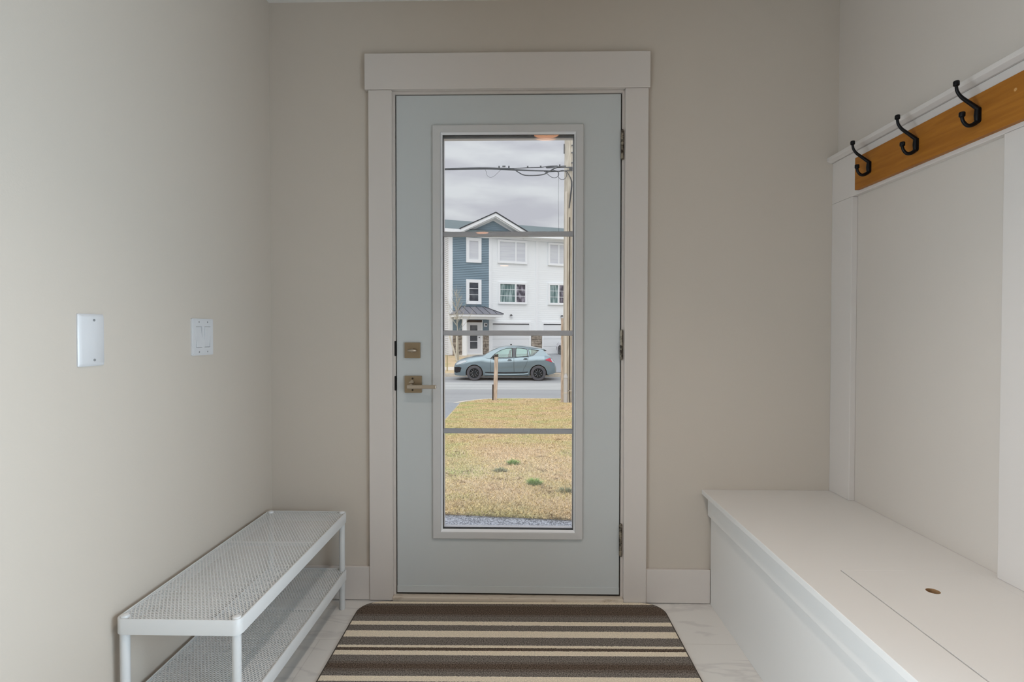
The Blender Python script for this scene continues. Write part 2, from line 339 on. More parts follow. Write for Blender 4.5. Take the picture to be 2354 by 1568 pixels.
def frame_bm(o, i, yo, yi, yb, bm=None):
    # picture-frame ring in the x-z plane: outer rect o, inner rect i; front at yo (outer) sloping to yi (inner), back at yb
    bm = bm or bmesh.new()
    def ring(r, y): return [bm.verts.new((x, y, z)) for x, z in rect(*r)]
    R = [ring(o, yb), ring(o, yo), ring(i, yi), ring(i, yb)]
    for A, B in zip(R, R[1:]+R[:1]):
        for k in range(4): bm.faces.new((A[k], A[(k+1) % 4], B[(k+1) % 4], B[k]))
    return bm
def dup(root, loc=None, rotz=None, label=None, group=None):
    r = root.copy(); COL.objects.link(r)
    if loc is not None: r.location = loc
    if rotz is not None: r.rotation_euler = (0, 0, rotz)
    if label: r['label'] = label
    if group: r['group'] = group
    def rec(a, b):
        for ch in [c for c in bpy.data.objects if c.parent == a and c is not b]:
            c = ch.copy(); COL.objects.link(c); c.parent = b; rec(ch, c)
    rec(root, r)
    return r

# ------------------------------------------------------------ room shell
XL, XR, HC, YB = -0.968, 1.312, 2.424, -9.9
DL, DR, DB, DT = -0.468, 0.468, 0.0, 2.064      # rough opening at the casing's inner edge
wb = plate(rect(XL-0.15, XR+0.15, -0.05, HC+0.12), [rect(DL, DR, 0.0001, DT)], XZ, 0.0, 0.16)
struct(obj('wall_front', wb, 'wall'), 'greige painted wall around the glazed entrance door', 'wall')
struct(obj('wall_left', box(XL-0.15, XL, YB, 0.0, -0.05, HC+0.12), 'wall'), 'greige painted left wall carrying the switch plates', 'wall')
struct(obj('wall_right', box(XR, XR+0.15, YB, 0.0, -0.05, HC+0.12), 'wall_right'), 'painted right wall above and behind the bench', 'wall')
struct(obj('wall_back', box(XL-0.15, XR+0.15, YB-0.15, YB, -0.05, HC+0.12), 'wall'), 'far end wall of the hall behind the viewer', 'wall')
struct(obj('floor', box(XL, XR, YB, 0.0, -0.05, 0.0), 'tile'), 'white marble look tile floor with grey veins', 'floor')
struct(obj('ceiling', box(XL, XR, YB, 0.0, HC, HC+0.12), 'ceiling'), 'flat white ceiling above the entry', 'ceiling')

def base_bm(x0, x1, y0, y1): return box(x0, x1, y0, y1, 0.0025, 0.138)
struct(obj('baseboard_front', base_bm(XL+0.0002, -0.5605, -0.014, -0.0001), 'trim', bevel=0.002), 'white baseboard on the door wall behind the shoe rack', 'baseboard')
struct(obj('baseboard_front', base_bm(0.5575, 0.815, -0.014, -0.0001), 'trim', bevel=0.002), 'white baseboard between the door casing and the bench', 'baseboard')
struct(obj('baseboard_left', base_bm(XL+0.0001, XL+0.014, YB+0.01, -0.0145), 'trim', bevel=0.002), 'white baseboard along the left wall', 'baseboard')

# casing round the door (square-edged craftsman trim)
struct(obj('trim_1', box(-0.5605, -0.4665, -0.019, -0.0001, 0.004, 2.0625), 'trim', bevel=0.0015), 'white side casing left of the door', 'trim')
struct(obj('trim_2', box(0.4665, 0.5575, -0.019, -0.0001, 0.004, 2.0625), 'trim', bevel=0.0015), 'white side casing right of the door, beside the hinges', 'trim')
struct(obj('trim_3', box(-0.574, 0.5635, -0.0235, -0.0001, 2.0635, 2.206), 'trim', bevel=0.0015), 'wide white head casing above the door', 'trim')

# ------------------------------------------------------------ door
door = bpy.data.objects.new('door_1', None); COL.objects.link(door); door.location = (0, 0, 0)
struct(door, 'grey white entrance door with a tall four light glass panel', 'door')
# jamb with stop
jb = box(-0.4675, -0.457, 0.0, 0.15, 0.0, 2.0635)
box(0.457, 0.4675, 0.0, 0.15, 0.0, 2.0635, jb); box(-0.457, 0.457, 0.0, 0.15, 2.0525, 2.0635, jb)
box(-0.457, -0.444, 0.053, 0.15, 0.0, 2.0525, jb); box(0.444, 0.457, 0.053, 0.15, 0.0, 2.0525, jb); box(-0.444, 0.444, 0.053, 0.15, 2.036, 2.0525, jb)
obj('jamb', jb, 'trim', door)
gs = box(-0.4565, -0.4535, 0.012, 0.050, 0.02, 2.052); box(0.4535, 0.4565, 0.012, 0.05, 0.02, 2.052, gs); box(-0.4535, 0.4535, 0.012, 0.05, 2.0495, 2.052, gs)
obj('weather_seal', gs, 'gap', door)
gl = (-0.272, 0.2725, 0.2815, 1.897)           # hole for the glass unit
sl = plate(rect(-0.453, 0.4525, 0.028, 2.049), [rect(gl[0]-0.004, gl[1]+0.004, gl[2]-0.004, gl[3]+0.004)], XZ, 0.004, 0.050)
obj('door_slab', sl, 'door', door, bevel=0.0015)
# raised lite frame
lf = frame_bm((-0.3055, 0.303, 0.2525, 1.9275), gl, -0.0065, -0.0085, 0.0045)
obj('lite_frame', lf, 'lite', door, bevel=0.003, seg=3)
bd = frame_bm((gl[0]+.0005, gl[1]-.0005, gl[2]+.0005, gl[3]-.0005), (gl[0]+0.0065, gl[1]-0.0065, gl[2]+0.0075, gl[3]-0.0065), -0.0075, 0.006, 0.0075)
obj('glazing_bead', bd, 'bead', door)
sp = frame_bm((gl[0]+0.0045, gl[1]-0.0045, gl[2]+0.004, gl[3]-0.0045), (gl[0]+0.0082, gl[1]-0.0082, gl[2]+0.0085, gl[3]-0.0082), 0.0112, 0.0112, 0.028)
obj('glass_spacer', sp, 'rubber', door)
ef = frame_bm((gl[0]-0.003, gl[1]+0.003, gl[2]-0.003, gl[3]+0.003), (gl[0]+0.0080, gl[1]-0.0080, gl[2]+0.0065, gl[3]-0.0130), 0.0335, 0.0335, 0.058)
obj('outer_frame', ef, 'muntin', door)
for k, (ya, yb_) in enumerate(((0.0078, 0.0108), (0.0295, 0.0325))):
    obj('glass_pane', box(gl[0]+0.002, gl[1]-0.002, ya, yb_, gl[2]+0.002, gl[3]-0.002), 'pane', door)
for z in (1.4925, 1.0905, 0.6895):
    mb = bmesh.new(); r = rrect(z-0.0105, z+0.0105, 0.0125, 0.0275, 0.005, 4)
    A = [mb.verts.new((gl[0]+0.0012, q, p)) for p, q in r]; B = [mb.verts.new((gl[1]-0.0012, q, p)) for p, q in r]
    for i in range(len(A)): mb.faces.new((A[i], A[(i+1) % len(A)], B[(i+1) % len(A)], B[i]))
    mb.faces.new(A); mb.faces.new(B[::-1])
    obj('glazing_bar', mb, 'muntin', door, smooth=True)
# bottom sweep
obj('door_sweep', box(-0.4525, 0.452, -0.0005, 0.0035, 0.0285, 0.0565), 'door', door, bevel=0.001)
sd = box(-0.4565, 0.4565, 0.006, 0.05, 0.0205, 0.0278); obj('sweep_gap', sd, 'gap', door)
th = box(-0.4660, 0.4660, -0.024, 0.15, 0.0005, 0.0200); obj('threshold', th, 'sill', door, bevel=0.003)
# hinges
for z0, z1 in ((1.787, 1.900), (0.986, 1.101), (0.190, 0.316)):
    hz = (z0+z1)/2; seg = (z1-z0)/5
    hb = bmesh.new()
    for k in range(5): cyl((0.4565, -0.0045, z0+k*seg+0.0012), (0.4565, -0.0045, z0+(k+1)*seg-0.0012), 0.0064, n=14, bm=hb)
    cyl((0.4565, -0.0045, z0-0.004), (0.4565, -0.0045, z1+0.004), 0.0040, n=12, bm=hb)
    h = obj('hinge', hb, 'hinge', door, smooth=True)
    lb = box(0.4568, 0.4635, -0.0022, 0.0, z0, z1); obj('hinge_leaf', lb, 'hinge', h)
# strike plates on the latch side jamb
for z0, z1 in ((0.996, 1.058), (0.856, 0.915)):
    sb = plate(rrect(0.0045, 0.0105, z0, z1, 0.0028, 5), [], lambda a, b, t: (-0.4655+a, t, b), -0.0012, 0.0115)
    obj('strike_plate', sb, 'strike', door)
# deadbolt
rose = obj('deadbolt', plate(rrect(-0.4190, -0.3555, 0.9885, 1.0515, 0.002, 3), [], XZ, -0.006, 0.0038), 'nickel', door, bevel=0.0015)
tb = tube([(-0.404, -0.016, 1.0185), (-0.394, -0.019, 1.0195), (-0.387, -0.0195, 1.0195), (-0.378, -0.019, 1.0195), (-0.370, -0.016, 1.0185)], [0.004, 0.0062, 0.0068, 0.0062, 0.004], n=12, sub=1)
cyl((-0.387, -0.020, 1.0195), (-0.387, -0.005, 1.0195), 0.008, n=18, bm=tb)
obj('thumb_turn', tb, 'nickel_light', rose, smooth=True, label='light nickel thumb turn')
# lever handle
lev = obj('lever_handle', plate(rrect(-0.4190, -0.3495, 0.8475, 0.9165, 0.003, 3), [], XZ, -0.007, 0.0038), 'nickel', door, bevel=0.002)
lb = cyl((-0.386, -0.006, 0.876), (-0.386, -0.045, 0.876), 0.0105, n=20)
box(-0.4000, -0.2835, -0.056, -0.040, 0.8690, 0.8835, lb)
obj('lever', lb, 'nickel_light', lev, bevel=0.002, label='pale nickel straight lever')
pbt = cyl((-0.3885, -0.0125, 0.893), (-0.3885, -0.0068, 0.893), 0.007, n=16); box(-0.400, -0.380, -0.018, -0.0115, 0.889, 0.8935, pbt); obj('privacy_button', pbt, 'nickel_light', lev, bevel=0.001)
for z in (0.9060, 0.8590):
    obj('fixing_screw', cyl((-0.3865, -0.0085, z), (-0.3865, -0.0068, z), 0.0036, n=12), 'gap', lev)
obj('latch_bolt', box(-0.4560, -0.4520, 0.012, 0.034, 0.872, 0.895), 'nickel', door)

# ------------------------------------------------------------ right wall: rail, stiles, ledge, coat board
struct(obj('trim_4', box(1.290, 1.3118, -0.134, -0.0001, 0.4602, 1.6025), 'trim', bevel=0.0015), 'white vertical stile in the corner above the bench', 'trim')
struct(obj('trim_5', box(1.290, 1.3118, -0.925, -0.787, 0.4602, 1.6025), 'trim', bevel=0.0015), 'white vertical stile at the right edge of the view', 'trim')
struct(obj('trim_6', box(1.290, 1.3118, -2.0, -0.0001, 1.6030, 1.7640), 'trim', bevel=0.0015), 'white horizontal rail behind the oak coat board', 'trim')
lg = bmesh.new()
prof = [(1.3118, 1.7645), (1.2830, 1.7645), (1.2800, 1.7660), (1.2680, 1.7720), (1.2680, 1.7860), (1.3118, 1.7860)]
A = [lg.verts.new((x, -2.0, z)) for x, z in prof]; B = [lg.verts.new((x, -0.0001, z)) for x, z in prof]
for i in range(len(A)): lg.faces.new((A[i], A[(i+1) % len(A)], B[(i+1) % len(A)], B[i]))
lg.faces.new(A[::-1]); lg.faces.new(B)
struct(obj('trim_7', lg, 'trim', bevel=0.001), 'thin white ledge cap above the oak coat board', 'trim')

rack = thing('coat_rack', 'orange brown oak board with three black double coat hooks on the right wall', 'coat rack', (1.2725, -0.179, 1.614))
obj('board', box(0.0, 0.0172, -1.55, 0.0, 0.0, 0.117), 'oak', rack, bevel=0.0012)
obj('screw_cap', cyl((0.0, -0.838+0.179, 1.693-1.614), (-0.0006, -0.838+0.179, 1.693-1.614), 0.0042, n=16), 'plug', rack, label='pale round filler plug')
obj('screw_cap', cyl((0.0, -1.25, 0.060), (-0.0006, -1.25, 0.060), 0.0042, n=16), 'plug', rack)
HK = None
for i, hy in enumerate((-0.268, -0.499, -0.730, -0.961)):
    y = hy+0.179; z0 = 1.672-1.614
    if HK is None:
        hb = plate(rrect(y-0.0075, y+0.0075, z0-0.020, z0+0.021, 0.006, 5), [], lambda a, b, t: (t, a, b), -0.0055, 0.0)
        up = [(-0.002, 0.018), (-0.010, 0.024), (-0.024, 0.034), (-0.040, 0.045), (-0.050, 0.055), (-0.0565, 0.067), (-0.058, 0.080)]
        lo = [(-0.002, -0.016), (-0.008, -0.021), (-0.016, -0.0255), (-0.0255, -0.027), (-0.034, -0.022), (-0.0405, -0.012), (-0.0420, -0.002)]
        tube([(x-0.003, y, z0+z) for x, z in up], [0.0058, 0.0056, 0.0052, 0.0048, 0.0043, 0.0040, 0.0038], n=12, bm=hb, sub=2)
        tube([(x-0.003, y, z0+z) for x, z in lo], [0.0060, 0.0058, 0.0055, 0.0050, 0.0046, 0.0043, 0.0042], n=12, bm=hb, sub=2)
        tube([(-0.005, y, z0+0.020), (-0.006, y, z0), (-0.005, y, z0-0.018)], [0.0058, 0.0072, 0.0060], n=12, bm=hb, sub=1)
        HK = obj('hook', hb, 'black_metal', rack, smooth=True, label='black double prong coat hook')
        for (x, z) in ((up[-1][0]-0.003, z0+up[-1][1]), (lo[-1][0]-0.003, z0+lo[-1][1])):
            kb = tube([(x, y, z-0.003), (x, y, z-0.001), (x, y, z+0.001), (x, y, z+0.009), (x, y, z+0.011), (x, y, z+0.0115)], [0.0040, 0.0070, 0.0074, 0.0074, 0.0060, 0.002], n=16)
            obj('hook_knob', kb, 'black_metal', HK, smooth=True)
    else:
        h = HK.copy(); COL.objects.link(h); h.location = (0, hy+0.268, 0)
        for c in list(HK.children):
            k = c.copy(); COL.objects.link(k); k.parent = h
HK['label'] = 'black double prong coat hook'

# ------------------------------------------------------------ storage bench
YE = -2.02
bench = thing('storage_bench', 'long white built in bench with a flush lid and finger hole', 'bench', (0.816, -0.02, 0.0))
def L3(x, y, z): return (x-0.816, y+0.02, z)
bt = plate(rect(0.783, 1.3115, YE, -0.0003), [rect(0.9105, 1.262, -1.56, -0.7490)], lambda a, b, t: L3(a, b, t), 0.4415, 0.4600)
obj('bench_top', bt, 'bench', bench, bevel=0.0012)
ld = plate(rect(0.9133, 1.2616, -1.5596, -0.7494), [disc(1.071, -0.864, 0.0155, 28)], lambda a, b, t: L3(a, b, t), 0.4415, 0.4600)
lid = obj('lid', ld, 'bench', bench)
ring = plate(disc(1.071, -0.864, 0.0154, 28), [disc(1.071, -0.864, 0.0150, 28)], lambda a, b, t: L3(a, b, t), 0.4416, 0.4597)
obj('finger_hole_edge', ring, 'mdf', lid, label='raw brown edge of the finger hole')
ap = box(0.803, 0.816, YE, -0.0143, 0.3600, 0.4413); bmesh.ops.translate(ap, vec=(-0.816, 0.02, 0), verts=ap.verts[:])
obj('apron', ap, 'bench', bench, bevel=0.001)
fp = box(0.8162, 0.832, YE, -0.0143, 0.0005, 0.4413); bmesh.ops.translate(fp, vec=(-0.816, 0.02, 0), verts=fp.verts[:])
obj('front_panel', fp, 'bench', bench)
ins = box(0.834, 1.31, YE, -0.016, 0.0005, 0.02); box(0.834, 1.31, YE, YE+0.016, 0.02, 0.441, ins); bmesh.ops.translate(ins, vec=(-0.816, 0.02, 0), verts=ins.verts[:])
obj('carcass', ins, 'mdf', bench)
su = box(0.896, 0.9102, -1.60, -0.7492, 0.395, 0.4413); box(0.9103, 0.925, -1.60, -0.74, 0.395, 0.405, su); bmesh.ops.translate(su, vec=(-0.816, 0.02, 0), verts=su.verts[:])
obj('lid_support', su, 'mdf', bench)

# ------------------------------------------------------------ shoe rack of expanded metal
X0, X1, Y0, Y1 = -0.9505, -0.6345, -0.8990, -0.0690
cx0, cy0 = (X0+X1)/2, (Y0+Y1)/2
srack = thing('shoe_rack', 'white two tier shoe rack of perforated metal against the left wall', 'shoe rack', (cx0, cy0, 0))
hw, hl = (X1-X0)/2, (Y1-Y0)/2
def tray_rim():
    bm = bmesh.new(); r = 0.020
    prof = [(0.0, -0.0385), (0.0, -0.0015), (0.0012, 0.0), (0.0042, 0.0), (0.0048, -0.0012), (0.0015, -0.003), (0.0012, -0.0370), (0.0045, -0.0376), (0.0045, -0.0385)]
    rings = []
    for off, z in prof:
        rings.append([bm.verts.new((x, y, z)) for x, y in rrect(-hw+off, hw-off, -hl+off, hl-off, max(r-off, 0.004), 8)])
    for A, B in zip(rings, rings[1:]+rings[:1]):
        n = len(A)
        for k in range(n): bm.faces.new((A[k], A[(k+1) % n], B[(k+1) % n], B[k]))
    return bm
def mesh_sheet():
    bm = bmesh.new(); w, h, s = 0.0101, 0.0166, 0.66
    cache = {}
    def v(x, y):
        k = (round(x*1e5), round(y*1e5))
        if k not in cache: cache[k] = bm.verts.new((x, y, 0))
        return cache[k]
    lx, ly = hw-0.003, hl-0.003
    ni, nj = int(2*lx/w)+2, int(2*ly/h)+2
    for half in (0, 1):
        for i in range(ni):
            for j in range(nj):
                x = -lx+(i+0.5*half)*w; y = -ly+(j+0.5*half)*h
                if abs(x) > lx-w*0.3 or abs(y) > ly-h*0.3: continue
                ex, ey = abs(x)+w/2-(lx-.017), abs(y)+h/2-(ly-.017)
                if ex > 0 and ey > 0 and ex*ex+ey*ey > .0172**2: continue
                o = [(x+w/2, y), (x, y+h/2), (x-w/2, y), (x, y-h/2)]
                oo = [v(*p) for p in o]
                ii = [bm.verts.new((x+(p[0]-x)*s, y+(p[1]-y)*s, 0)) for p in o]
                for k in range(4): bm.faces.new((oo[k], oo[(k+1) % 4], ii[(k+1) % 4], ii[k]))
    # plain border strips where the pattern meets the rim
    plate(rrect(-lx, lx, -ly, ly, .017, 8), [rrect(-lx+.0045, lx-.0045, -ly+.0045, ly-.0045, .0125, 8)], lambda a, b, t: (a, b, t), 0.0001, 0.0006, bm)
    return bm
first = None
for zt in (0.3835, 0.1560):
    if first is None:
        rim = obj('shelf_frame', tray_rim(), 'rack', srack, smooth=True); rim.location = (0, 0, zt)
        sh = obj('mesh_shelf', mesh_sheet(), 'rack', srack); sh.location = (0, 0, zt-0.0035)
        so = sh.modifiers.new('solid', 'SOLIDIFY'); so.thickness = 0.0010; so.offset = 0
        cb = obj('crossbar', box(-hw+0.002, hw-0.002, -0.006+0.10, 0.006+0.10, -0.016, -0.0045), 'rack', srack); cb.location = (0, 0, zt)
        first = (rim, sh, cb)
    else:
        for a, dz in zip(first, (0, -0.0035, 0)):
            c = a.copy(); COL.objects.link(c); c.location = (0, 0, zt+dz)
lg0 = None
for sx in (-1, 1):
    for sy in (-1, 1):
        if lg0 is None:
            b = tube([(0, 0, 0.0), (0, 0, 0.003), (0, 0, 0.3790), (0, 0, 0.3835), (0, 0, 0.3865), (0, 0, 0.3885)], [0.0095, 0.0112, 0.0112, 0.0112, 0.0095, 0.004], n=20)
            lg0 = obj('leg', b, 'rack', srack, smooth=True); l = lg0
        else:
            l = lg0.copy(); COL.objects.link(l)
        l.location = (sx*(hw-0.0165), sy*(hl-0.0165), 0)

# ------------------------------------------------------------ doormat
dm = thing('doormat', 'rounded doormat with brown grey and cream stripes in front of the door', 'doormat', (0.0, -0.0285, 0.0), radians(0.7))
pl = plate(rrect(-0.583, 0.613, -0.76, 0.0, 0.085, 14), [], lambda a, b, t: (a, b, t), 0.0005, 0.0075)
obj('pile', pl, 'doormat', dm, bevel=0.002)
pe = plate(rrect(-0.588, 0.618, -0.765, 0.005, 0.090, 14), [rrect(-0.5832, 0.6132, -0.7602, 0.0002, 0.085, 14)], lambda a, b, t: (a, b, t), 0.0005, 0.006)
obj('bound_edge', pe, 'mat_edge', dm, bevel=0.0015)

# ------------------------------------------------------------ wall plates on the left wall
def plate_bm(w, h, d, bev):
    # plate centred on origin, in the y-z plane, front towards +x, tapered edge
    bm = bmesh.new(); R = []
    for k, x in ((0, 0.0), (0, d*0.35), (bev, d)):
        R.append([bm.verts.new((x, a, b)) for a, b in rrect(-w/2+k, w/2-k, -h/2+k, h/2-k, 0.003, 3)])
    for A, B in zip(R, R[1:]):
        n = len(A)
        for i in range(n): bm.faces.new((A[i], A[(i+1) % n], B[(i+1) % n], B[i]))
    bm.faces.new(R[0]); bm.faces.new(R[-1][::-1])
    return bm
bp_ = thing('blank_wall_plate', 'plain white blanking plate with two screws, left wall near the viewer', 'wall plate', (XL+0.0002, -0.941, 1.0755))
obj('cover', plate_bm(0.079, 0.124, 0.0085, 0.006), 'plastic', bp_, smooth=True)
for z in (0.0475, -0.0475):
    sb = cyl((0.0080, 0.003, z), (0.0094, 0.003, z), 0.0032, n=14); obj('screw', sb, 'screw', bp_)
sw = thing('light_switch', 'white double rocker light switch on the left wall nearer the door', 'light switch', (XL+0.0002, -0.486, 1.0785))
wp = bmesh.new()
ow, oh = 0.1158/2, 0.1165/2
def holes(): return [rect(-0.0395, -0.0065, -0.0335, 0.0335), rect(0.0065, 0.0395, -0.0335, 0.0335)]
plate(rrect(-ow+0.004, ow-0.004, -oh+0.004, oh-0.004, 0.003, 3), holes(), lambda a, b, t: (t, a, b), 0.0, 0.0062, wp)
obj('cover', wp, 'plastic', sw, bevel=0.0012)
fr_ = plate(rrect(-ow, ow, -oh, oh, 0.004, 3), [rrect(-ow+0.0042, ow-0.0042, -oh+0.0042, oh-0.0042, 0.003, 3)], lambda a, b, t: (t, a, b), 0.0, 0.0045)
obj('cover_edge', fr_, 'plastic', sw, bevel=0.0015)
for yc, tilt in ((-0.023, 1), (0.023, -1)):
    rb = bmesh.new()
    zt_, zb_ = (0.0032, 0.0098) if tilt > 0 else (0.0098, 0.0032)
    vs = [(0.001, yc-0.0155, -0.0325), (0.001, yc+0.0155, -0.0325), (0.001, yc+0.0155, 0.0325), (0.001, yc-0.0155, 0.0325),
          (zb_, yc-0.0155, -0.0325), (zb_, yc+0.0155, -0.0325), (zt_, yc+0.0155, 0.0325), (zt_, yc-0.0155, 0.0325)]
    V = [rb.verts.new(p) for p in vs]
    for f in ((0, 1, 2, 3), (4, 7, 6, 5), (0, 4, 5, 1), (1, 5, 6, 2), (2, 6, 7, 3), (3, 7, 4, 0)): rb.faces.new([V[i] for i in f])
    obj('rocker', rb, 'plastic', sw, bevel=0.0008)
for yc in (-0.023, 0.023):
    for z in (0.0475, -0.0475):
        obj('screw', cyl((0.0058, yc, z), (0.0068, yc, z), 0.0026, n=12), 'screw', sw)

# ------------------------------------------------------------ recessed ceiling lights
L0 = None
for i, (x, y, lab) in enumerate(((0.213, -1.470, 'round recessed ceiling light nearest the entrance door, seen mirrored in the glass'),
                            (-0.495, -5.14, 'round recessed ceiling light in the middle of the hall'),
                            (-0.33, -8.82, 'round recessed ceiling light at the far end of the hall'))):
    if L0 is None:
        L0 = thing('recessed_light', lab, 'ceiling light', (x, y, HC), group='recessed lights along the hall ceiling')
        obj('lens', cyl((0, 0, -0.001), (0, 0, -0.007), 0.084, n=40), 'lens', L0)
        rb = plate(disc(0, 0, 0.100, 40), [disc(0, 0, 0.0845, 40)], lambda a, b, t: (a, b, t), -0.0095, -0.0002)
        obj('trim_ring', rb, 'lamp_trim', L0, bevel=0.002)
    else:
        dup(L0, (x, y, HC), None, lab)

    add_light('downlight_beam', 'SPOT', (x, y, HC-0.012), 105, (1.0, 0.90, 0.83), spot_size=radians(112), spot_blend=0.9, shadow_soft_size=0.07)

# ------------------------------------------------------------ outdoors: ground
def gz(y):
    P = [(0.1, -0.15), (1.55, -0.155), (13.2, -0.90), (14.45, -0.925)]
    for (a, za), (b, zb) in zip(P, P[1:]):
        if y <= b: return za+(zb-za)*(max(y, a)-a)/(b-a)
    return -0.925
def fz_(y):   # ground beyond the street
    P = [(23.3, -0.835), (24.9, -0.80), (31.2, -0.40), (60, -0.38)]
    for (a, za), (b, zb) in zip(P, P[1:]):
        if y <= b: return za+(zb-za)*(max(y, a)-a)/(b-a)
    return -0.38
def strip(xl, xr, ys, zf, dz=0.0, thick=0.15, nx=2):
    bm = bmesh.new(); T = []
    for y in ys:
        a, b = xl(y), xr(y); T.append([bm.verts.new((a+(b-a)*k/nx, y, zf(y)+dz)) for k in range(nx+1)])
    Bt = [[bm.verts.new((v.co.x, v.co.y, v.co.z-thick)) for v in r] for r in T]
    for G, s in ((T, 1), (Bt, -1)):
        for A, B in zip(G, G[1:]):
            for k in range(nx):
                f = (A[k], A[k+1], B[k+1], B[k]); bm.faces.new(f if s > 0 else f[::-1])
    for (A, B) in ((T[0], Bt[0]), (T[-1], Bt[-1])):
        for k in range(nx): bm.faces.new((A[k], A[k+1], B[k+1], B[k]))
    for i in range(len(T)-1):
        for k in (0, nx): bm.faces.new((T[i][k], T[i+1][k], Bt[i+1][k], Bt[i][k]))
    return bm
def lin(n, a, b): return [a+(b-a)*i/n for i in range(n+1)]
c = lambda v: (lambda y: v)
# left edge of the lawn: own driveway lies left of it, flaring at the street
def lawn_left(y):
    if y < 13.05: return -1.45-0.056*(y-8.46)
    return -1.707+(y-13.05)*0.45+max(0, y-13.95)*1.2
struct(obj('front_path', strip(c(-9), c(9), [0.16, 1.72], gz, -0.006), 'asphalt_path'), 'dark grey asphalt path just outside the door', 'path')
lb = bmesh.new()
def skew(x, y): return -0.115*np.clip(x, -1.2, 1.2)*np.clip(2.0-y, 0, .53)/.5
lb = strip(lawn_left, c(12), lin(60, 1.50, 14.35), gz, nx=40)
for v in lb.verts: v.co.y += float(skew(v.co.x, v.co.y))
struct(obj('lawn', lb, 'lawn', smooth=True), 'dry tan front lawn sloping to the street', 'lawn')
struct(obj('driveway', strip(c(-9), lambda y: lawn_left(y)-0.01, lin(24, 1.50, 13.25), gz, -0.012), 'drive'), 'grey asphalt driveway left of the lawn', 'driveway')
# near kerb: straight with a curve into the driveway
kb = bmesh.new(); pts = [(-9, 13.28), (-2.3, 13.30), (-1.90, 13.42), (-1.62, 13.68), (-1.28, 14.03), (-0.95, 14.25), (-0.55, 14.38), (0.0, 14.42), (12, 14.52)]
Pk = [Vector((a, b, 0)) for a, b in pts]
T = []
for i, p in enumerate(Pk):
    d = (Pk[min(i+1, len(Pk)-1)]-Pk[max(i-1, 0)]).normalized(); nrm = Vector((-d.y, d.x, 0))
    zt = -0.925 if i > 2 else -0.945
    T.append([kb.verts.new((p+nrm*w_+Vector((0, 0, z_)))) for w_, z_ in ((0, -1.1), (0, zt), (0.14, zt-0.005), (0.16, -1.1))])
for A, B in zip(T, T[1:]):
    for k in range(4): kb.faces.new((A[k], A[(k+1) % 4], B[(k+1) % 4], B[k]))
kb.faces.new(T[0]); kb.faces.new(T[-1][::-1])
struct(obj('kerb', kb, 'concrete'), 'pale concrete kerb along the near side of the street', 'kerb')
struct(obj('street', box(-30, 30, 13.2, 23.45, -1.15, -1.0), 'asphalt'), 'grey street with a lighter patched band', 'street')
struct(obj('kerb', box(-30, 30, 23.20, 23.36, -1.12, -0.845), 'concrete'), 'pale concrete kerb on the far side of the street', 'kerb')
struct(obj('verge', strip(c(-30), c(30), [23.36, 24.68], fz_), 'lawn'), 'narrow grass verge behind the parked hatchback', 'verge')
struct(obj('sidewalk', strip(c(-30), c(30), [24.68, 25.95], fz_, 0.012), 'concrete'), 'pale concrete sidewalk across the street', 'sidewalk')
struct(obj('far_lawn', strip(c(-30), c(30), [25.95, 31.2, 60], fz_, 0.0), 'lawn'), 'tan lawn in front of the townhouse', 'lawn')
struct(obj('patched_band', box(-30, 30, 17.6, 20.3, -1.0, -0.996), mat('light_road_patch', (0.37, 0.38, 0.37), 0.9, noise=(0.8, (0.45, 0.46, 0.45), 0.4, 0.6, (0.3, 4, 1)))), 'lighter band of older road surface', 'road patch')

# grass blades: nobody could count these
def blades(n, seed, y0, y1, h0, h1, zf, xfun, name):
    rs = np.random.RandomState(seed)
    u = rs.rand(n); y = y0+(y1-y0)*u**1.15
    xl_, xr_ = xfun(y); x = xl_+(xr_-xl_)*rs.rand(n)
    z = np.array([zf(v) for v in y])
    keep = ((x-1.345)**2+(y-13.45)**2 > 0.3**2) & ((x+0.78)**2+(y-13.9)**2 > 0.12**2)
    x, y, z = x[keep], y[keep], z[keep]; n = len(x); y = y+skew(x, y)
    a = rs.rand(n)*2*pi; h = h0+(h1-h0)*rs.rand(n); w = (0.0022+0.0026*rs.rand(n))*(1+0.07*y); ln = 0.5+rs.rand(n)*1.6
    b = rs.rand(n)*2*pi
    P = np.zeros((n, 3, 3))
    P[:, 0, 0] = x-np.cos(a)*w; P[:, 0, 1] = y-np.sin(a)*w; P[:, 0, 2] = z-0.004
    P[:, 1, 0] = x+np.cos(a)*w; P[:, 1, 1] = y+np.sin(a)*w; P[:, 1, 2] = z-0.004
    P[:, 2, 0] = x+np.cos(b)*h*ln; P[:, 2, 1] = y+np.sin(b)*h*ln; P[:, 2, 2] = z+h
    me = bpy.data.meshes.new(name); me.vertices.add(3*n); me.loops.add(3*n); me.polygons.add(n)
    me.vertices.foreach_set('co', P.reshape(-1).astype(np.float32)); me.loops.foreach_set('vertex_index', np.arange(3*n, dtype=np.int32))
    me.polygons.foreach_set('loop_start', np.arange(0, 3*n, 3, dtype=np.int32)); me.update(); me.validate()
    me.materials.append(M['blades']); o = bpy.data.objects.new(name, me); COL.objects.link(o); return o
def wedge(y):
    lo = np.maximum(-1.0-0.26*y, -1.45-0.056*(y-8.46)+0.02); lo = np.where(y > 13.05, np.maximum(lo, -1.69+(y-13.05)*0.45+np.maximum(0, y-13.95)*1.2), lo)
    return lo, 1.0+0.26*y
tag(blades(230000, 3, 1.475, 14.3, 0.006, 0.022, gz, wedge, 'grass_blades'), 'short dry tan grass blades covering the front lawn', 'grass', kind='stuff')

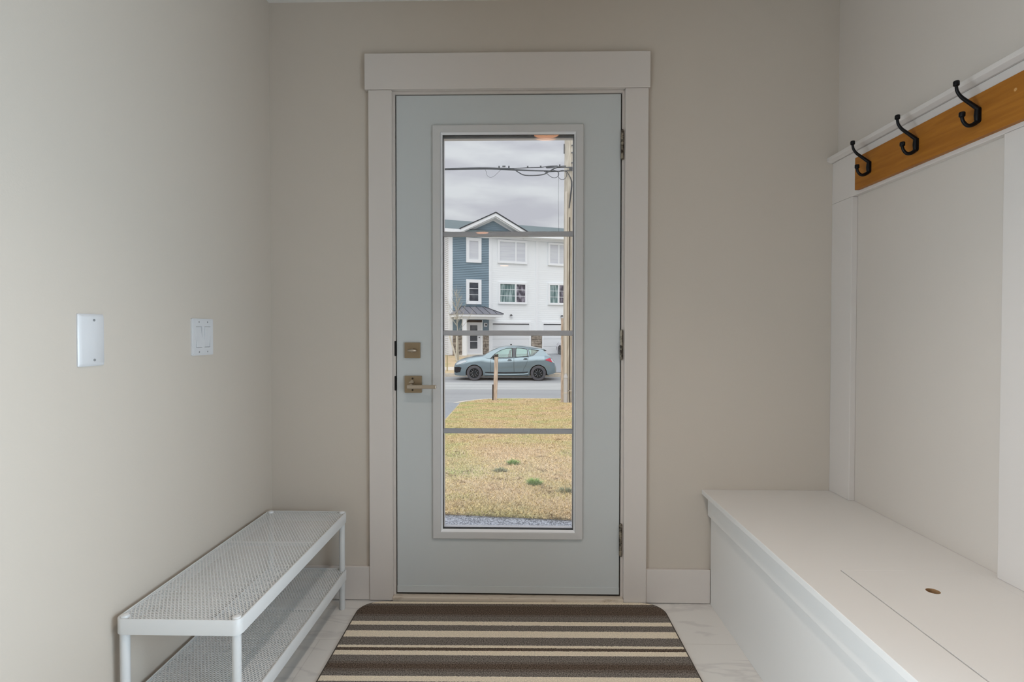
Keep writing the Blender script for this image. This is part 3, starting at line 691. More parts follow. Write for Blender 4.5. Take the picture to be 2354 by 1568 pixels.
def tuft(x, y, r, h, n, m, lab, seed):
    rs = random.Random(seed); bm = bmesh.new()
    for _ in range(n):
        a = rs.random()*2*pi; q = r*sqrt(rs.random())*0.75; px, py = q*cos(a), q*sin(a)*0.8
        ang = a+rs.uniform(-.5, .5); hh = h*rs.uniform(.5, 1.0)*(1.15-q/r); sp = rs.uniform(.3, 1.0)*r*0.7; w = 0.0035
        pe = Vector((-sin(ang), cos(ang), 0))*w
        b0 = Vector((px, py, 0)); m1 = b0+Vector((cos(ang)*sp*.4, sin(ang)*sp*.4, hh*.7)); t = b0+Vector((cos(ang)*sp, sin(ang)*sp, hh))
        v = [bm.verts.new(p) for p in (b0-pe, b0+pe, m1+pe*.8, t, m1-pe*.8)]
        bm.faces.new((v[0], v[1], v[2], v[4])); bm.faces.new((v[4], v[2], v[3]))
    o = obj('grass_tuft', bm, m, None); o.location = (x, y, gz(y)); tag(o, lab, 'weed', 'green tufts on the lawn'); return o
tuft(0.154, 2.47, 0.075, 0.075, 190, 'weed', 'bright green grass tuft on the near lawn, greenest of them', 1)
tuft(-0.043, 3.45, 0.075, 0.07, 150, 'weed', 'mid green grass tuft on the lawn, farthest from the door', 2)
tuft(-0.165, 3.06, 0.08, 0.045, 150, 'weed_dull', 'flat dull green tuft on the lawn, leftmost', 3)
tuft(0.40, 2.19, 0.08, 0.05, 120, 'weed_dull', 'dull green tuft at the right edge of the glass', 4)

# ------------------------------------------------------------ wooden post by the kerb
wp_ = thing('wooden_post', 'short weathered wooden post standing in the lawn by the kerb', 'post', (-0.753, 13.9, gz(13.9)))
pb = bmesh.new()
R = []
for z, dx, r in ((0, -0.030, 0.060), (0.45, -0.012, 0.058), (0.9, 0.002, 0.056), (1.27, 0.012, 0.055)):
    R.append([pb.verts.new((dx+a, b, z)) for a, b in rrect(-r, r, -r, r, 0.02, 3)])
for A, B in zip(R, R[1:]):
    for i in range(len(A)): pb.faces.new((A[i], A[(i+1) % len(A)], B[(i+1) % len(A)], B[i]))
pb.faces.new(R[0]); pb.faces.new(R[-1][::-1])
obj('post_body', pb, 'post', wp_)
tb = cyl((0.012, 0, 1.27), (0.012, 0, 1.32), 0.062, 0.058, 9); 
rs = random.Random(5)
for k in range(9): a = k*0.7; tube([(0.012+0.05*cos(a), 0.05*sin(a), 1.31), (0.012+0.05*cos(a)+rs.uniform(-.01, .01), 0.05*sin(a), 1.345+rs.random()*.02)], [0.010, 0.003], n=5, bm=tb)
obj('splintered_top', tb, 'darkwood', wp_, label='dark rotted splintered top')
obj('dark_stake', box(-0.105, -0.068, -0.075, -0.045, 0.0, 0.46), 'darkwood', wp_, label='short dark stake at the foot')

# ------------------------------------------------------------ utility pole
po = thing('utility_pole', 'tall weathered wooden utility pole with grey conduits at the right of the glass', 'utility pole', (1.345, 13.45, gz(13.45)))
pb = tube([(0, 0, -0.1), (0, 0, 2), (0, 0, 4.5), (0, 0, 8.0), (0, 0, 9.6)], [0.172, 0.166, 0.156, 0.138, 0.13], n=28)
obj('pole_shaft', pb, 'pole', po, smooth=True)
obj('side_board', box(-0.225, -0.168, -0.02, 0.05, -0.02, 2.38), 'post', po, label='brown board nailed up the left side')
for dx, r0 in ((-0.105, 0.049), (0.105, 0.036)):
    cb = tube([(dx, -0.20, -0.02), (dx, -0.20, 0.70)], [r0+0.004]*2, n=20)
    cd_ = obj('conduit', cb, 'pvc', po, smooth=True)
    cn = tube([(dx, -0.20, 0.70), (dx, -0.20, 0.715), (dx+0.0, -0.20, 0.83), (dx, -0.20, 0.845)], [r0+0.012, r0+0.012, 0.022, 0.020], n=20); obj('cone_cap', cn, 'pvc', cd_, smooth=True)
    up_ = tube([(dx, -0.195, 0.83), (dx, -0.19, 2.6), (dx, -0.175, 5.9)], [0.034 if dx < 0 else 0.022]*3, n=14); obj('riser_pipe', up_, 'pvc_light', cd_, smooth=True)
    bandb = tube([(dx, -0.20, 0.27), (dx, -0.20, 0.30)], [r0+0.008]*2, n=20); obj('strap', bandb, 'pvc_light', cd_)
ub = box(-0.03, 0.06, -0.235, -0.215, 0.33, 0.35); box(-0.03, -0.015, -0.235, -0.15, 0.30, 0.35, ub); obj('bracket', ub, 'pvc_light', po)
obj('ground_strip', tube([(0.01, -0.172, 0.0), (0.0, -0.165, 2.5), (0, -0.155, 5.2)], 0.014, n=6), 'darkwood', po, label='dark ground wire moulding')
obj('cable_bracket', box(-0.02, 0.16, -0.19, -0.15, 6.52, 6.58), 'cable', po)
ab = cyl((-0.16, -0.12, 7.25), (-0.16, -0.12, 6.98), 0.014); obj('dead_end_rod', ab, 'cable', po)
for z in (6.70, 7.18, 6.98): obj('bolt_plate', box(0.04, 0.10, -0.175, -0.145, z, z+0.03), 'cable', po)
db = tube([(-0.12, -0.175, 6.50), (-0.02, -0.18, 6.36), (0.05, -0.185, 6.18), (0.035, -0.185, 5.93), (-0.02, -0.18, 5.45)], [0.010, 0.011, 0.018, 0.022, 0.012], n=8, sub=1)
obj('drop_cable', db, 'cable', po, label='black cable hanging down the pole')

# overhead cables
cz = lambda L, r, n, lab, sub=2, yy=13.25: tag(obj(n, tube([(x, yy, z) for x, z in L], r, n=8, sub=sub), 'cable', smooth=True), lab, 'cable')
cz([(-13, 5.95), (-6, 5.66), (-3.2, 5.63), (-2.2, 5.64), (-1.2, 5.655), (-0.7, 5.645), (-0.2, 5.61), (0.37, 5.585), (0.976, 5.57), (1.25, 5.575), (9.0, 5.9)], [0.020, 0.026, 0.028, 0.029, 0.034, 0.030, 0.024, 0.020, 0.016, 0.014, 0.014], 'communication_cable', 'thick black overhead cable bundle ending at the pole')
cz([(-13, 6.0), (-6, 5.69), (-2.2, 5.66), (-0.7, 5.672), (-0.237, 5.66), (0.164, 5.675), (0.528, 5.683), (0.758, 5.715), (1.025, 5.715), (1.25, 5.68), (9, 5.98)], 0.012, 'support_wire', 'thin upper wire with clips running to the pole', yy=13.28)
cz([(-0.28, 5.63), (-0.2, 5.60), (-0.054, 5.503), (0.091, 5.445), (0.371, 5.438), (0.613, 5.468), (0.758, 5.545), (0.916, 5.63), (1.10, 5.685), (1.23, 5.69)], 0.015, 'slack_cable', 'sagging black cable loop below the overhead bundle', yy=13.20)
cz([(-1.02, 5.62), (-0.99, 5.54), (-0.966, 5.45), (-0.881, 5.398), (-0.772, 5.43), (-0.674, 5.52), (-0.577, 5.61)], 0.004, 'thin_wire_loop', 'fine wire loop hanging from the cable, left', yy=13.22)
cz([(0.62, 5.56), (0.698, 5.50), (0.80, 5.41), (0.916, 5.375), (1.01, 5.42), (1.03, 5.50), (0.96, 5.56), (0.86, 5.60)], 0.008, 'thin_wire_loop', 'wire loop hanging beside the pole', yy=13.22)
lp = [(1.13+0.12*cos(t), 5.46+0.13*sin(t)) for t in [k*pi/8 for k in range(17)]]
cz(lp, 0.007, 'coiled_wire_ring', 'round coil of wire against the pole', sub=1, yy=13.24)
cz([(1.03, 5.40), (1.028, 4.6), (1.04, 3.9)], 0.0035, 'hanging_wire', 'thin grey wire hanging straight down beside the pole', sub=0, yy=13.3)
for (x, z, lab) in ((-0.635, 5.705, 'small cable clip, leftmost on the wire'), (-0.50, 5.71, 'long cable clip on the wire'), (-0.36, 5.705, 'small cable clip beside the long one'), (0.164, 5.70, 'small cable clip halfway to the pole'), (0.528, 5.705, 'small cable clip near the wire loop'), (1.06, 5.735, 'cable clip just left of the pole')):
    w_ = 0.045 if lab.startswith('long') else 0.02
    tag(obj('cable_clip', box(x-w_, x+w_, 13.26, 13.30, z-0.03 if w_ < .03 else z-0.008, z+0.02), 'cable'), lab, 'clip', 'clips on the overhead wire')

# ------------------------------------------------------------ saplings and stakes across the street
sp_ = thing('staked_sapling', 'slim bare sapling tied to a pale stake in front of the stone wall', 'young tree', (-3.684, 28.5, fz_(28.5)))
obj('stake', cyl((0.0, 0, 0), (0.0, 0, 1.42), 0.050, n=10), 'pale_stake', sp_, label='pale upright wooden stake')
obj('brace', cyl((0.03, -0.1, 0.0), (-0.42, 0.0, 1.50), 0.046, n=10), 'pale_stake', sp_, label='pale slanted brace')
rs = random.Random(11); tb = tube([(0.10, 0.0, 0), (0.06, 0, 1.2), (0.02, 0, 2.4), (0.0, 0, 4.3)], [0.035, 0.030, 0.022, 0.006], n=8)
obj('trunk', tb, 'bark', sp_)
bb = bmesh.new()
for k in range(34):
    z = 1.5+rs.random()*2.2; a = rs.random()*2*pi; L_ = (4.6-z)*rs.uniform(.22, .48); x0 = 0.05-0.012*z
    e_ = Vector((x0+cos(a)*L_*.8, sin(a)*L_*.8, z+L_*1.25)); m_ = Vector((x0+cos(a)*L_*.45, sin(a)*L_*.45, z+L_*.55))
    tube([(x0, 0, z), m_, e_], [0.011, 0.008, 0.003], n=5, bm=bb)
    for q in range(2): tube([m_, m_+Vector((rs.uniform(-.25, .25), rs.uniform(-.25, .25), rs.uniform(.2, .45)))], [0.006, 0.002], n=4, bm=bb)
obj('bare_branches', bb, 'bark', sp_)
st_ = thing('marker_stake', 'thin tan stake standing on the verge left of the hatchback', 'stake', (-3.62, 24.2, fz_(24.2)))
obj('stake_body', box(-0.030, 0.030, -0.02, 0.02, 0, 0.76), 'stake', st_)

# ------------------------------------------------------------ townhouse (local x along the facade, y into the house)
TH = radians(22.0); HZ = -0.38
P0 = (-4.5374, 31.7689, HZ)
ho = thing('townhouse', 'three storey townhouse row, blue bay with gable beside white siding and garages', 'house', P0, TH)
def zz(z): return z-HZ
def laps(u0, u1, z0, z1, y0=0.0, pitch=0.115, d=0.016, bm=None, side=False):
    bm = bm or bmesh.new(); z = z0
    while z < z1-0.01:
        t = min(z+pitch, z1)
        def pt(u, dd, zq): return (y0-dd, u, zz(zq)) if side else (u, y0-dd, zz(zq))
        v = [bm.verts.new(pt(u, dd, q)) for u, dd, q in ((u0, d, z), (u1, d, z), (u1, 0.001, t), (u0, 0.001, t))]
        w = [bm.verts.new(pt(u, 0.0, z)) for u in (u0, u1)]
        bm.faces.new(v); bm.faces.new((w[0], w[1], v[1], v[0])); z = t
    return bm
def hb_(u0, u1, y0, y1, z0, z1, bm=None): return box(u0, u1, y0, y1, zz(z0), zz(z1), bm)
UE = 14.5; EV = 7.25
obj('wall_core', hb_(0.02, UE, 0.02, 9.5, HZ-0.3, EV), 'white_siding', ho)
obj('blue_siding', laps(0.18, 2.59, 0.80, 7.30, pitch=0.107, d=0.030), 'blue', ho)
obj('white_siding', laps(2.70, UE, 0.9, 7.25, y0=0.015, pitch=0.14, d=0.0065), 'white_siding', ho)
obj('side_siding', laps(0.05, 9.5, HZ, 7.30, y0=0.02, pitch=0.13, d=0.03, side=True), 'side_siding', ho)
obj('corner_board', hb_(-0.035, 0.20, -0.035, 0.12, HZ+0.02, 7.25), 'ext_trim', ho)
obj('corner_board', hb_(2.56, 2.74, -0.045, 0.02, HZ, 7.20), 'ext_trim', ho)
obj('seam_board', hb_(5.80, 5.98, -0.03, 0.02, 0.9, 7.15), 'ext_trim', ho)
def stone(u0, u1, z0, z1):
    bm = bmesh.new(); rs = random.Random(int(u0*100)); z = z0
    while z < z1-0.02:
        h = min(rs.uniform(.12, .22), z1-z); u = u0
        while u < u1-0.02:
            w = min(rs.uniform(.2, .5), u1-u)
            box(u+.006, u+w-.006, -0.07-rs.random()*.03, 0.02, zz(z)+.006, zz(z+h)-.006, bm); u += w
        z += h
    return bm
obj('stone_veneer', stone(0.20, 2.56, HZ, 0.86), 'stone', ho, bevel=0.012)
obj('stone_veneer', stone(5.47, 6.21, HZ, 0.92), 'stone', ho, bevel=0.012)
obj('stone_veneer', stone(8.98, 9.6, HZ, 0.92), 'stone', ho, bevel=0.012)
sc_ = hb_(0.20, 2.56, -0.12, 0.02, 0.86, 0.92); obj('stone_cap', sc_, 'concrete', ho)
def window(u0, u1, z0, z1, tw, pane, split=None, bars=(), y=-0.02):
    fb = frame_bm((u0, u1, zz(z0), zz(z1)), (u0+tw, u1-tw, zz(z0)+tw, zz(z1)-tw), y-0.075, y-0.070, 0.02)
    if split: hb_(split-0.045, split+0.045, y-0.07, 0.01, z0+tw, z1-tw, fb)
    for b in bars: hb_(u0+tw, u1-tw, y-0.035, 0.01, b-0.014, b+0.014, fb)
    w = obj('window', fb, 'ext_trim', ho)
    obj('pane', hb_(u0+tw*.7, u1-tw*.7, -0.042, 0.012, z0+tw*.7, z1-tw*.7), pane, w)
    if split and pane == 'win_curtain': obj('pane', hb_(split, u1-tw*.7, -0.047, -0.0425, z0+tw*.7, z1-tw*.7), 'win_mixed', w)
window(1.06, 2.05, 5.40, 6.95, 0.20, 'win_blind')
window(1.06, 2.05, 2.80, 4.35, 0.20, 'win_dark', bars=(3.40, 3.78))
window(3.14, 5.16, 5.46, 6.96, 0.14, 'win_blind', split=4.37)
window(3.18, 5.16, 2.86, 4.26, 0.13, 'win_curtain', split=4.37, bars=(3.38, 3.78))
window(6.65, 8.60, 5.46, 6.96, 0.14, 'win_blind', split=7.42)
window(6.66, 8.60, 2.86, 4.30, 0.13, 'win_curtain', split=7.42, bars=(3.38, 3.78))
window(10.3, 12.2, 5.46, 6.96, 0.14, 'win_blind', split=11.2); window(10.3, 12.2, 2.86, 4.30, 0.13, 'win_curtain', split=11.2, bars=(3.38, 3.78))
# garage doors
for u0, u1 in ((2.81, 5.32), (6.34, 8.85), (9.75, 12.25)):
    fb = hb_(u0-0.10, u0, -0.05, 0.02, HZ, 1.60); hb_(u1, u1+0.13, -0.05, 0.02, HZ, 1.60, fb); hb_(u0-0.10, u1+0.13, -0.05, 0.02, 1.60, 1.74, fb)
    g = obj('garage_door', fb, 'ext_trim', ho)
    pb = bmesh.new(); n = 4; H = (1.59-HZ)/n
    for k in range(n): hb_(u0, u1, -0.014, 0.02, HZ+k*H+0.006, HZ+(k+1)*H-0.006, pb)
    obj('door_panel', pb, 'garage', g, bevel=0.004)
    obj('top_shadow_strip', hb_(u0, u1, -0.040, -0.014, 1.545, 1.60), 'shingle_edge', g)  # black strip standing in for the shadow line under the door header
    obj('handle', hb_((u0+u1)/2-0.05, (u0+u1)/2+0.05, -0.04, -0.014, 0.15, 0.28), 'ext_black', g)
# entrance
en = obj('entrance_door', hb_(1.16, 2.00, -0.10, -0.04, -0.26, 1.62), 'ext_door', ho)
ef_ = hb_(1.08, 1.16, -0.13, 0.0, -0.30, 1.88); hb_(2.00, 2.12, -0.13, 0.0, -0.30, 1.80, ef_); hb_(1.16, 2.00, -0.13, 0, 1.62, 1.80, ef_); hb_(1.05, 2.12, -0.16, 0, HZ, -0.26, ef_)
obj('door_frame', ef_, 'ext_trim', en)
gb = bmesh.new()
for a, b in ((0.02, 0.46), (0.50, 0.96), (1.00, 1.48)): hb_(1.30, 1.77, -0.108, -0.10, a, b, gb)
obj('door_glass', gb, 'win_dark', en)
obj('deadbolt', cyl((1.89, -0.15, zz(0.88)), (1.89, -0.10, zz(0.88)), 0.035, n=10), 'ext_black', en); obj('door_knob', cyl((1.89, -0.16, zz(0.72)), (1.89, -0.10, zz(0.72)), 0.03, n=10), 'ext_black', en)
# porch canopy
pc = hb_(0.25, 2.55, -1.28, -1.14, 1.83, 1.97); hb_(0.25, 0.37, -1.14, 0.0, 1.83, 1.97, pc); hb_(2.42, 2.55, -1.14, 0.0, 1.83, 1.97, pc); hb_(0.25, 2.55, -1.28, 0.0, 1.965, 1.98, pc)
pch = obj('porch_beam', pc, 'ext_trim', ho)
fb = hb_(0.04, 2.98, -1.48, -1.43, 1.99, 2.13); hb_(0.04, 0.09, -1.43, 0, 1.99, 2.13, fb); hb_(2.93, 2.98, -1.43, 0, 1.99, 2.13, fb); hb_(0.04, 2.98, -1.43, 0.0, 1.975, 1.99, fb)
obj('porch_fascia', fb, 'ext_trim', pch)
rb = bmesh.new()
v = [rb.verts.new(p) for p in ((0.0, -1.52, zz(2.13)), (3.02, -1.52, zz(2.13)), (3.02, 0, zz(2.13)), (0.0, 0, zz(2.13)), (0.75, 0.0, zz(2.64)), (2.27, 0, zz(2.64)), (0.0, -1.52, zz(2.16)), (3.02, -1.52, zz(2.16)), (3.02, 0, zz(2.16)), (0, 0, zz(2.16)))]
for f in ((0, 1, 2, 3), (6, 7, 5, 4), (7, 8, 5), (6, 4, 9), (0, 6, 7, 1), (1, 7, 8, 2), (0, 3, 9, 6), (3, 2, 8, 5, 4, 9)): rb.faces.new([v[i] for i in f])
pr = obj('porch_roof', rb, 'porch_metal', pch)
rbm = bmesh.new()
for a, b in (((0.0, -1.52, 2.16), (0.75, 0, 2.64)), ((3.02, -1.52, 2.16), (2.27, 0, 2.64)), ((0.75, 0, 2.64), (2.27, 0, 2.64))):
    tube([(a[0], a[1], zz(a[2])+.01), (b[0], b[1], zz(b[2])+.01)], 0.028, n=6, bm=rbm)
for k in range(1, 7):
    u = k*3.02/7; ub_ = min(max(u, 0.75), 2.27); t_ = 1 if u == ub_ else (u/0.75 if u < .75 else (3.02-u)/0.75)
    tube([(u, -1.52, zz(2.165)), (u, -1.52+1.52*t_, zz(2.165+0.48*t_))], 0.016, n=5, bm=rbm)
obj('roof_ribs', rbm, 'shingle_edge', pr)
obj('porch_post', hb_(0.50, 0.73, -1.32, -1.10, HZ, 1.83), 'ext_trim', pch)
obj('porch_slab', hb_(0.3, 2.75, -1.45, 0, HZ-0.1, HZ+0.03), 'concrete', pch)
obj('dark_soffit_strip', hb_(0.78, 2.05, -0.20, -0.135, 1.67, 1.80), 'darkwood', pch)  # added dark strip in place of the porch's dark soffit
# wall lamps
for u, z, w_ in ((2.34, 1.52, 0.11),):
    l_ = obj('wall_lamp', hb_(u-w_, u+w_, -0.04, 0, z-w_*1.1, z+w_*1.1), 'ext_trim', ho); obj('lamp_body', cyl((u, -0.14, zz(z-.06)), (u, -0.14, zz(z+.06)), 0.05, n=12), 'ext_black', l_)
for u, z in ((4.05, 2.13), (7.66, 2.12), (11.0, 2.12)):
    l_ = obj('wall_lamp', cyl((u, -0.09, zz(z-.02)), (u, -0.09, zz(z+.06)), 0.10, 0.05, n=14), 'ext_black', ho)
    obj('lamp_glass', cyl((u+.01, -0.09, zz(z-.13)), (u+.01, -0.09, zz(z-.02)), 0.055, n=12), 'win_blind', l_)
# roof
rf = bmesh.new(); RZ = 9.0; OV = 0.45
v = [rf.verts.new(p) for p in ((-0.50, -OV, zz(7.36)), (UE+.5, -OV, zz(7.36)), (UE+.5, 5.0, zz(RZ)), (-0.50, 5.0, zz(RZ)), (-0.5, 10.4, zz(7.2)), (UE+.5, 10.4, zz(7.2)),
     (-0.50, -OV, zz(7.24)), (UE+.5, -OV, zz(7.24)), (UE+.5, 5.0, zz(RZ-.12)), (-0.50, 5.0, zz(RZ-.12)), (-0.5, 10.4, zz(7.08)), (UE+.5, 10.4, zz(7.08)))]
for f in ((0, 1, 2, 3), (3, 2, 5, 4), (6, 9, 8, 7), (9, 10, 11, 8), (0, 6, 7, 1), (4, 5, 11, 10), (0, 3, 9, 6), (3, 4, 10, 9), (1, 7, 8, 2), (2, 8, 11, 5)): rf.faces.new([v[i] for i in f])
obj('roof', rf, 'shingle', ho)
gt = hb_(-0.5, 0.8, -OV-0.10, -OV+0.02, 7.14, 7.34); hb_(4.6, UE+.5, -OV-0.10, -OV+0.02, 7.14, 7.34, gt); hb_(-0.5, UE+.5, -OV, 0.02, 7.12, 7.16, gt); hb_(-0.52, -0.44, -OV, 0.3, 7.14, 7.40, gt)
obj('eave_gutter', gt, 'ext_trim', ho)
obj('eave_shadow_board', hb_(0.2, UE, -0.06, 0.0, 6.99, 7.12), 'ext_trim', ho)
# cross gable
GU, GA, GB, GHW = 2.83, 8.52, 7.395, 2.25
sl_ = (GA-GB)/GHW
def gable(y0, y1, up0, up1, hwid, bm=None):
    bm = bm or bmesh.new()
    L_ = [(GU-hwid, GA-sl_*hwid), (GU, GA), (GU+hwid, GA-sl_*hwid)]
    pts = [(u, z+up1) for u, z in L_]+[(u, z+up0) for u, z in L_[::-1]]
    A = [bm.verts.new((u, y0, zz(z))) for u, z in pts]; B = [bm.verts.new((u, y1, zz(z))) for u, z in pts]
    for i in range(6): bm.faces.new((A[i], A[(i+1) % 6], B[(i+1) % 6], B[i]))
    for Q, s in ((A, 1), (B, -1)):
        bm.faces.new((Q[0], Q[1], Q[4], Q[5])); bm.faces.new((Q[1], Q[2], Q[3], Q[4]))
    return bm
obj('gable_roof', gable(-0.62, 3.6, -0.02, 0.045, GHW+0.05), 'shingle_edge', ho)
obj('gable_fascia', gable(-0.58, -0.50, -0.23, -0.025, GHW), 'ext_trim', ho)
obj('gable_soffit', gable(-0.50, -0.02, -0.30, -0.24, GHW-0.02), 'ext_trim', ho)
obj('gable_frieze', gable(-0.10, -0.02, -0.42, -0.30, GHW-0.15), 'side_siding', ho)
gb = bmesh.new(); z = 7.30
while z < GA-0.45:
    t = min(z+0.115, GA-0.42); hw0 = (GA-0.40-z)/sl_; hw1 = max((GA-0.40-t)/sl_, 0.01)
    v = [gb.verts.new(p) for p in ((GU-hw0, -0.05, zz(z)), (GU+hw0, -0.05, zz(z)), (GU+hw1, -0.034, zz(t)), (GU-hw1, -0.034, zz(t)))]; w = [gb.verts.new((GU+s_*hw0, -0.030, zz(z))) for s_ in (-1, 1)]
    gb.faces.new(v); gb.faces.new((w[0], w[1], v[1], v[0])); z = t
obj('gable_siding', gb, 'blue', ho)
# dark bin by the side wall, driveways
bn = thing('wheeled_bin', 'dark bin beside the left end of the townhouse', 'bin', (-5.30, 30.9, fz_(30.9)), TH)
b_ = bmesh.new(); R = [[b_.verts.new((a, b, z)) for a, b in rrect(-w, w, -w, w, 0.06, 3)] for z, w in ((0, 0.22), (0.05, 0.24), (0.52, 0.29))]
for A, B in zip(R, R[1:]):
    for i in range(len(A)): b_.faces.new((A[i], A[(i+1) % len(A)], B[(i+1) % len(A)], B[i]))
b_.faces.new(R[0]); b_.faces.new(R[-1][::-1])
obj('bin_body', b_, 'underbody', bn); obj('bin_lid', box(-0.31, 0.31, -0.33, 0.31, 0.525, 0.60), 'underbody', bn, bevel=0.02)
fd_ = Vector((cos(TH), sin(TH), 0)); fn_ = Vector((sin(TH), -cos(TH), 0))
for (u0, u1, nm) in ((2.7, 5.5, 'dark asphalt driveway behind the hatchback'), (6.2, 9.0, 'dark asphalt driveway under the white car')):
    bm = bmesh.new()
    # subdivide by rows so that it follows the slope
    rows = 14; Vv = []
    q0 = Vector((P0[0], P0[1], 0))+fd_*u0; q1 = Vector((P0[0], P0[1], 0))+fd_*u1
    for r in range(rows+1):
        rr = []
        for q in (q0, q1):
            t_ = q.y-23.42; p = q+Vector((0.012, -1, 0))*(t_*r/rows); rr.append((p.x, p.y, fz_(p.y)+0.03))
        Vv.append([bm.verts.new(k) for k in rr]+[bm.verts.new((k[0], k[1], k[2]-0.12)) for k in rr[::-1]])
    for a, b in zip(Vv, Vv[1:]):
        for k in range(4): bm.faces.new((a[k], a[(k+1) % 4], b[(k+1) % 4], b[k]))
    bm.faces.new(Vv[0]); bm.faces.new(Vv[-1][::-1])
    struct(obj('far_driveway', bm, 'drive'), nm, 'driveway')

# ------------------------------------------------------------ cars (local x = distance back from the nose, y across, z up)
def interp(P, s):
    if s <= P[0][0]: return P[0][1]
    for (a, va), (b, vb) in zip(P, P[1:]):
        if s <= b: return va+(vb-va)*(s-a)/(b-a)
    return P[-1][1]
TOP = [(0.0, .60), (0.04, .68), (.12, .75), (.25, .82), (.45, .885), (.7, .945), (.95, .985), (1.25, 1.02), (1.45, .985), (1.7, .955), (2.5, 1.0), (3.2, 1.035), (3.9, 1.06), (4.08, 1.03), (4.22, .93), (4.32, .83), (4.38, .66), (4.42, .52)]
BOT = [(0.0, .30), (.05, .22), (.3, .20), (3.9, .22), (4.15, .26), (4.38, .32), (4.42, .36)]
PLN = [(0.0, .50), (.05, .64), (.15, .74), (.3, .81), (.55, .855), (1.0, .875), (3.5, .875), (3.9, .855), (4.15, .81), (4.3, .74), (4.4, .62), (4.42, .55)]
WHL = (0.915, 3.64)
def hw_at(s, z):
    T_ = interp(TOP, s); zn = z/T_
    f = 0.945+0.055*sin(pi/2*min(1, max(0, (z-.2)/.35))) if z < .55 else 1-0.02*max(0, min(1, (zn-.60)/.22))-0.13*max(0, (zn-.82)/.18)**1.5
    return interp(PLN, s)*f
def make_car(name, label, paint, loc, rotz, wheel_mat, rim_hi):
    car = thing(name, label, 'car', loc, rotz)
    ss = sorted(set([round(4.42*k/96, 4) for k in range(97)]+[round(w+0.37*sin(a*pi/24), 4) for w in WHL for a in range(-12, 13)]))
    rowt = [0, .04, .09, .15, .22, .30, .38, .46, .54, .62, .70, .77, .83, .88, .92, .95, .975, 1]
    bm = bmesh.new(); G = {}
    for i, s in enumerate(ss):
        T_ = interp(TOP, s); zb = interp(BOT, s)
        for w in WHL:
            if abs(s-w) < 0.37: zb = max(zb, 0.32+sqrt(0.37**2-(s-w)**2)*0.98)
        line = []
        for t in rowt:
            z = zb+(T_-zb)*t; line.append((hw_at(s, z), z))
        w_, z_ = line[-1]
        for f, d in ((.93, .018), (.8, .034), (.5, .05), (0, .058)): line.append((w_*f, z_+d*(1 if s < 1.3 or s > 3.95 else .3)*min(1, s/.2+.15, (4.42-s)/.2+.15)))
        full = [(-y, z) for y, z in line]+[(y, z) for y, z in line[::-1][1:]]
        G[i] = [bm.verts.new((s, y, z)) for y, z in full]
    n = len(G[0])
    for i in range(len(ss)-1):
        for k in range(n-1): bm.faces.new((G[i][k], G[i][k+1], G[i+1][k+1], G[i+1][k]))
    bm.faces.new(G[0]); bm.faces.new(G[len(ss)-1][::-1])
    obj('body', bm, paint, car, smooth=True)
    ub = box(.25, 4.10, -.66, .66, .22, .66); box(1.32, 3.22, -.80, .80, .19, .30, ub); obj('underbody', ub, 'underbody', car)
    # wheel arches lining
    for w in WHL:
        for s_ in (-1, 1):
            ab = plate([(w+.385*cos(a), .32+.385*sin(a)) for a in [pi*k/18 for k in range(19)]], [], lambda a, b, t: (a, s_*t, b), .665, .74); obj('arch_liner', ab, 'underbody', car)
    # greenhouse sides with window openings
    out = [(1.22, .99), (1.40, 1.12), (1.62, 1.245), (1.93, 1.385), (2.25, 1.445), (2.6, 1.465), (3.0, 1.455), (3.4, 1.41), (3.72, 1.345), (3.86, 1.29), (4.02, 1.14), (4.12, 1.02), (3.6, 1.03), (3.2, 1.01), (2.5, .975), (1.7, .93)]
    wins = [[(1.62, .965), (2.52, 1.010), (2.50, 1.375), (2.28, 1.365), (2.02, 1.275), (1.80, 1.150)], [(2.68, 1.015), (3.20, 1.055), (3.15, 1.330), (2.90, 1.372), (2.70, 1.382)], [(3.29, 1.065), (3.42, 1.085), (3.66, 1.275), (3.24, 1.335)]]
    def gx(a, b, t): return .80-(b-.95)*.40-t-max(0, a-3.2)*.09-max(0, 1.9-a)*.04
    for s_ in (-1, 1):
        sb = plate(out, wins, lambda a, b, t: (a, s_*gx(a, b, t), b), 0.0, 0.03); sd_ = obj('side_frame', sb, paint, car)
        for wv in wins:
            obj('side_window', plate(wv, [], lambda a, b, t: (a, s_*gx(a, b, t), b), .012, .016), 'car_glass', sd_)
            cx_ = sum(p[0] for p in wv)/len(wv); cy_ = sum(p[1] for p in wv)/len(wv)
            grow = [(cx_+(a-cx_)*1.045+(0.012 if a > cx_ else -0.012), cy_+(b-cy_)*1.05+(0.010 if b > cy_ else -0.010)) for a, b in wv]
            obj('window_seal', plate(grow, [wv], lambda a, b, t: (a, s_*gx(a, b, t), b), -.004, .002), 'rubber', sd_)
        obj('pillar_cover', plate([(2.55, 1.0), (2.65, 1.0), (2.67, 1.385), (2.53, 1.383)], [], lambda a, b, t: (a, s_*gx(a, b, t), b), -.006, .001), 'pillar', sd_)
    # roof, windscreen, rear screen
    def loft(seg, m, nm, crown, th=0.0):
        bm = bmesh.new(); R_ = []
        for a, b in seg:
            e = gx(a, b, 0); R_.append([bm.verts.new((a, e*f, b+crown*(1-f*f))) for f in (-1, -.8, -.5, -.2, .2, .5, .8, 1)])
        for A, B in zip(R_, R_[1:]):
            for k in range(7): bm.faces.new((A[k], A[k+1], B[k+1], B[k]))
        return obj(nm, bm, m, car, smooth=True)
    loft([p for p in out if 1.93 <= p[0] <= 3.86 and p[1] > 1.2], paint, 'roof', 0.035)
    loft(out[0:4], 'car_screen', 'windscreen', 0.03)
    loft(out[9:12], 'car_screen', 'rear_screen', 0.01)
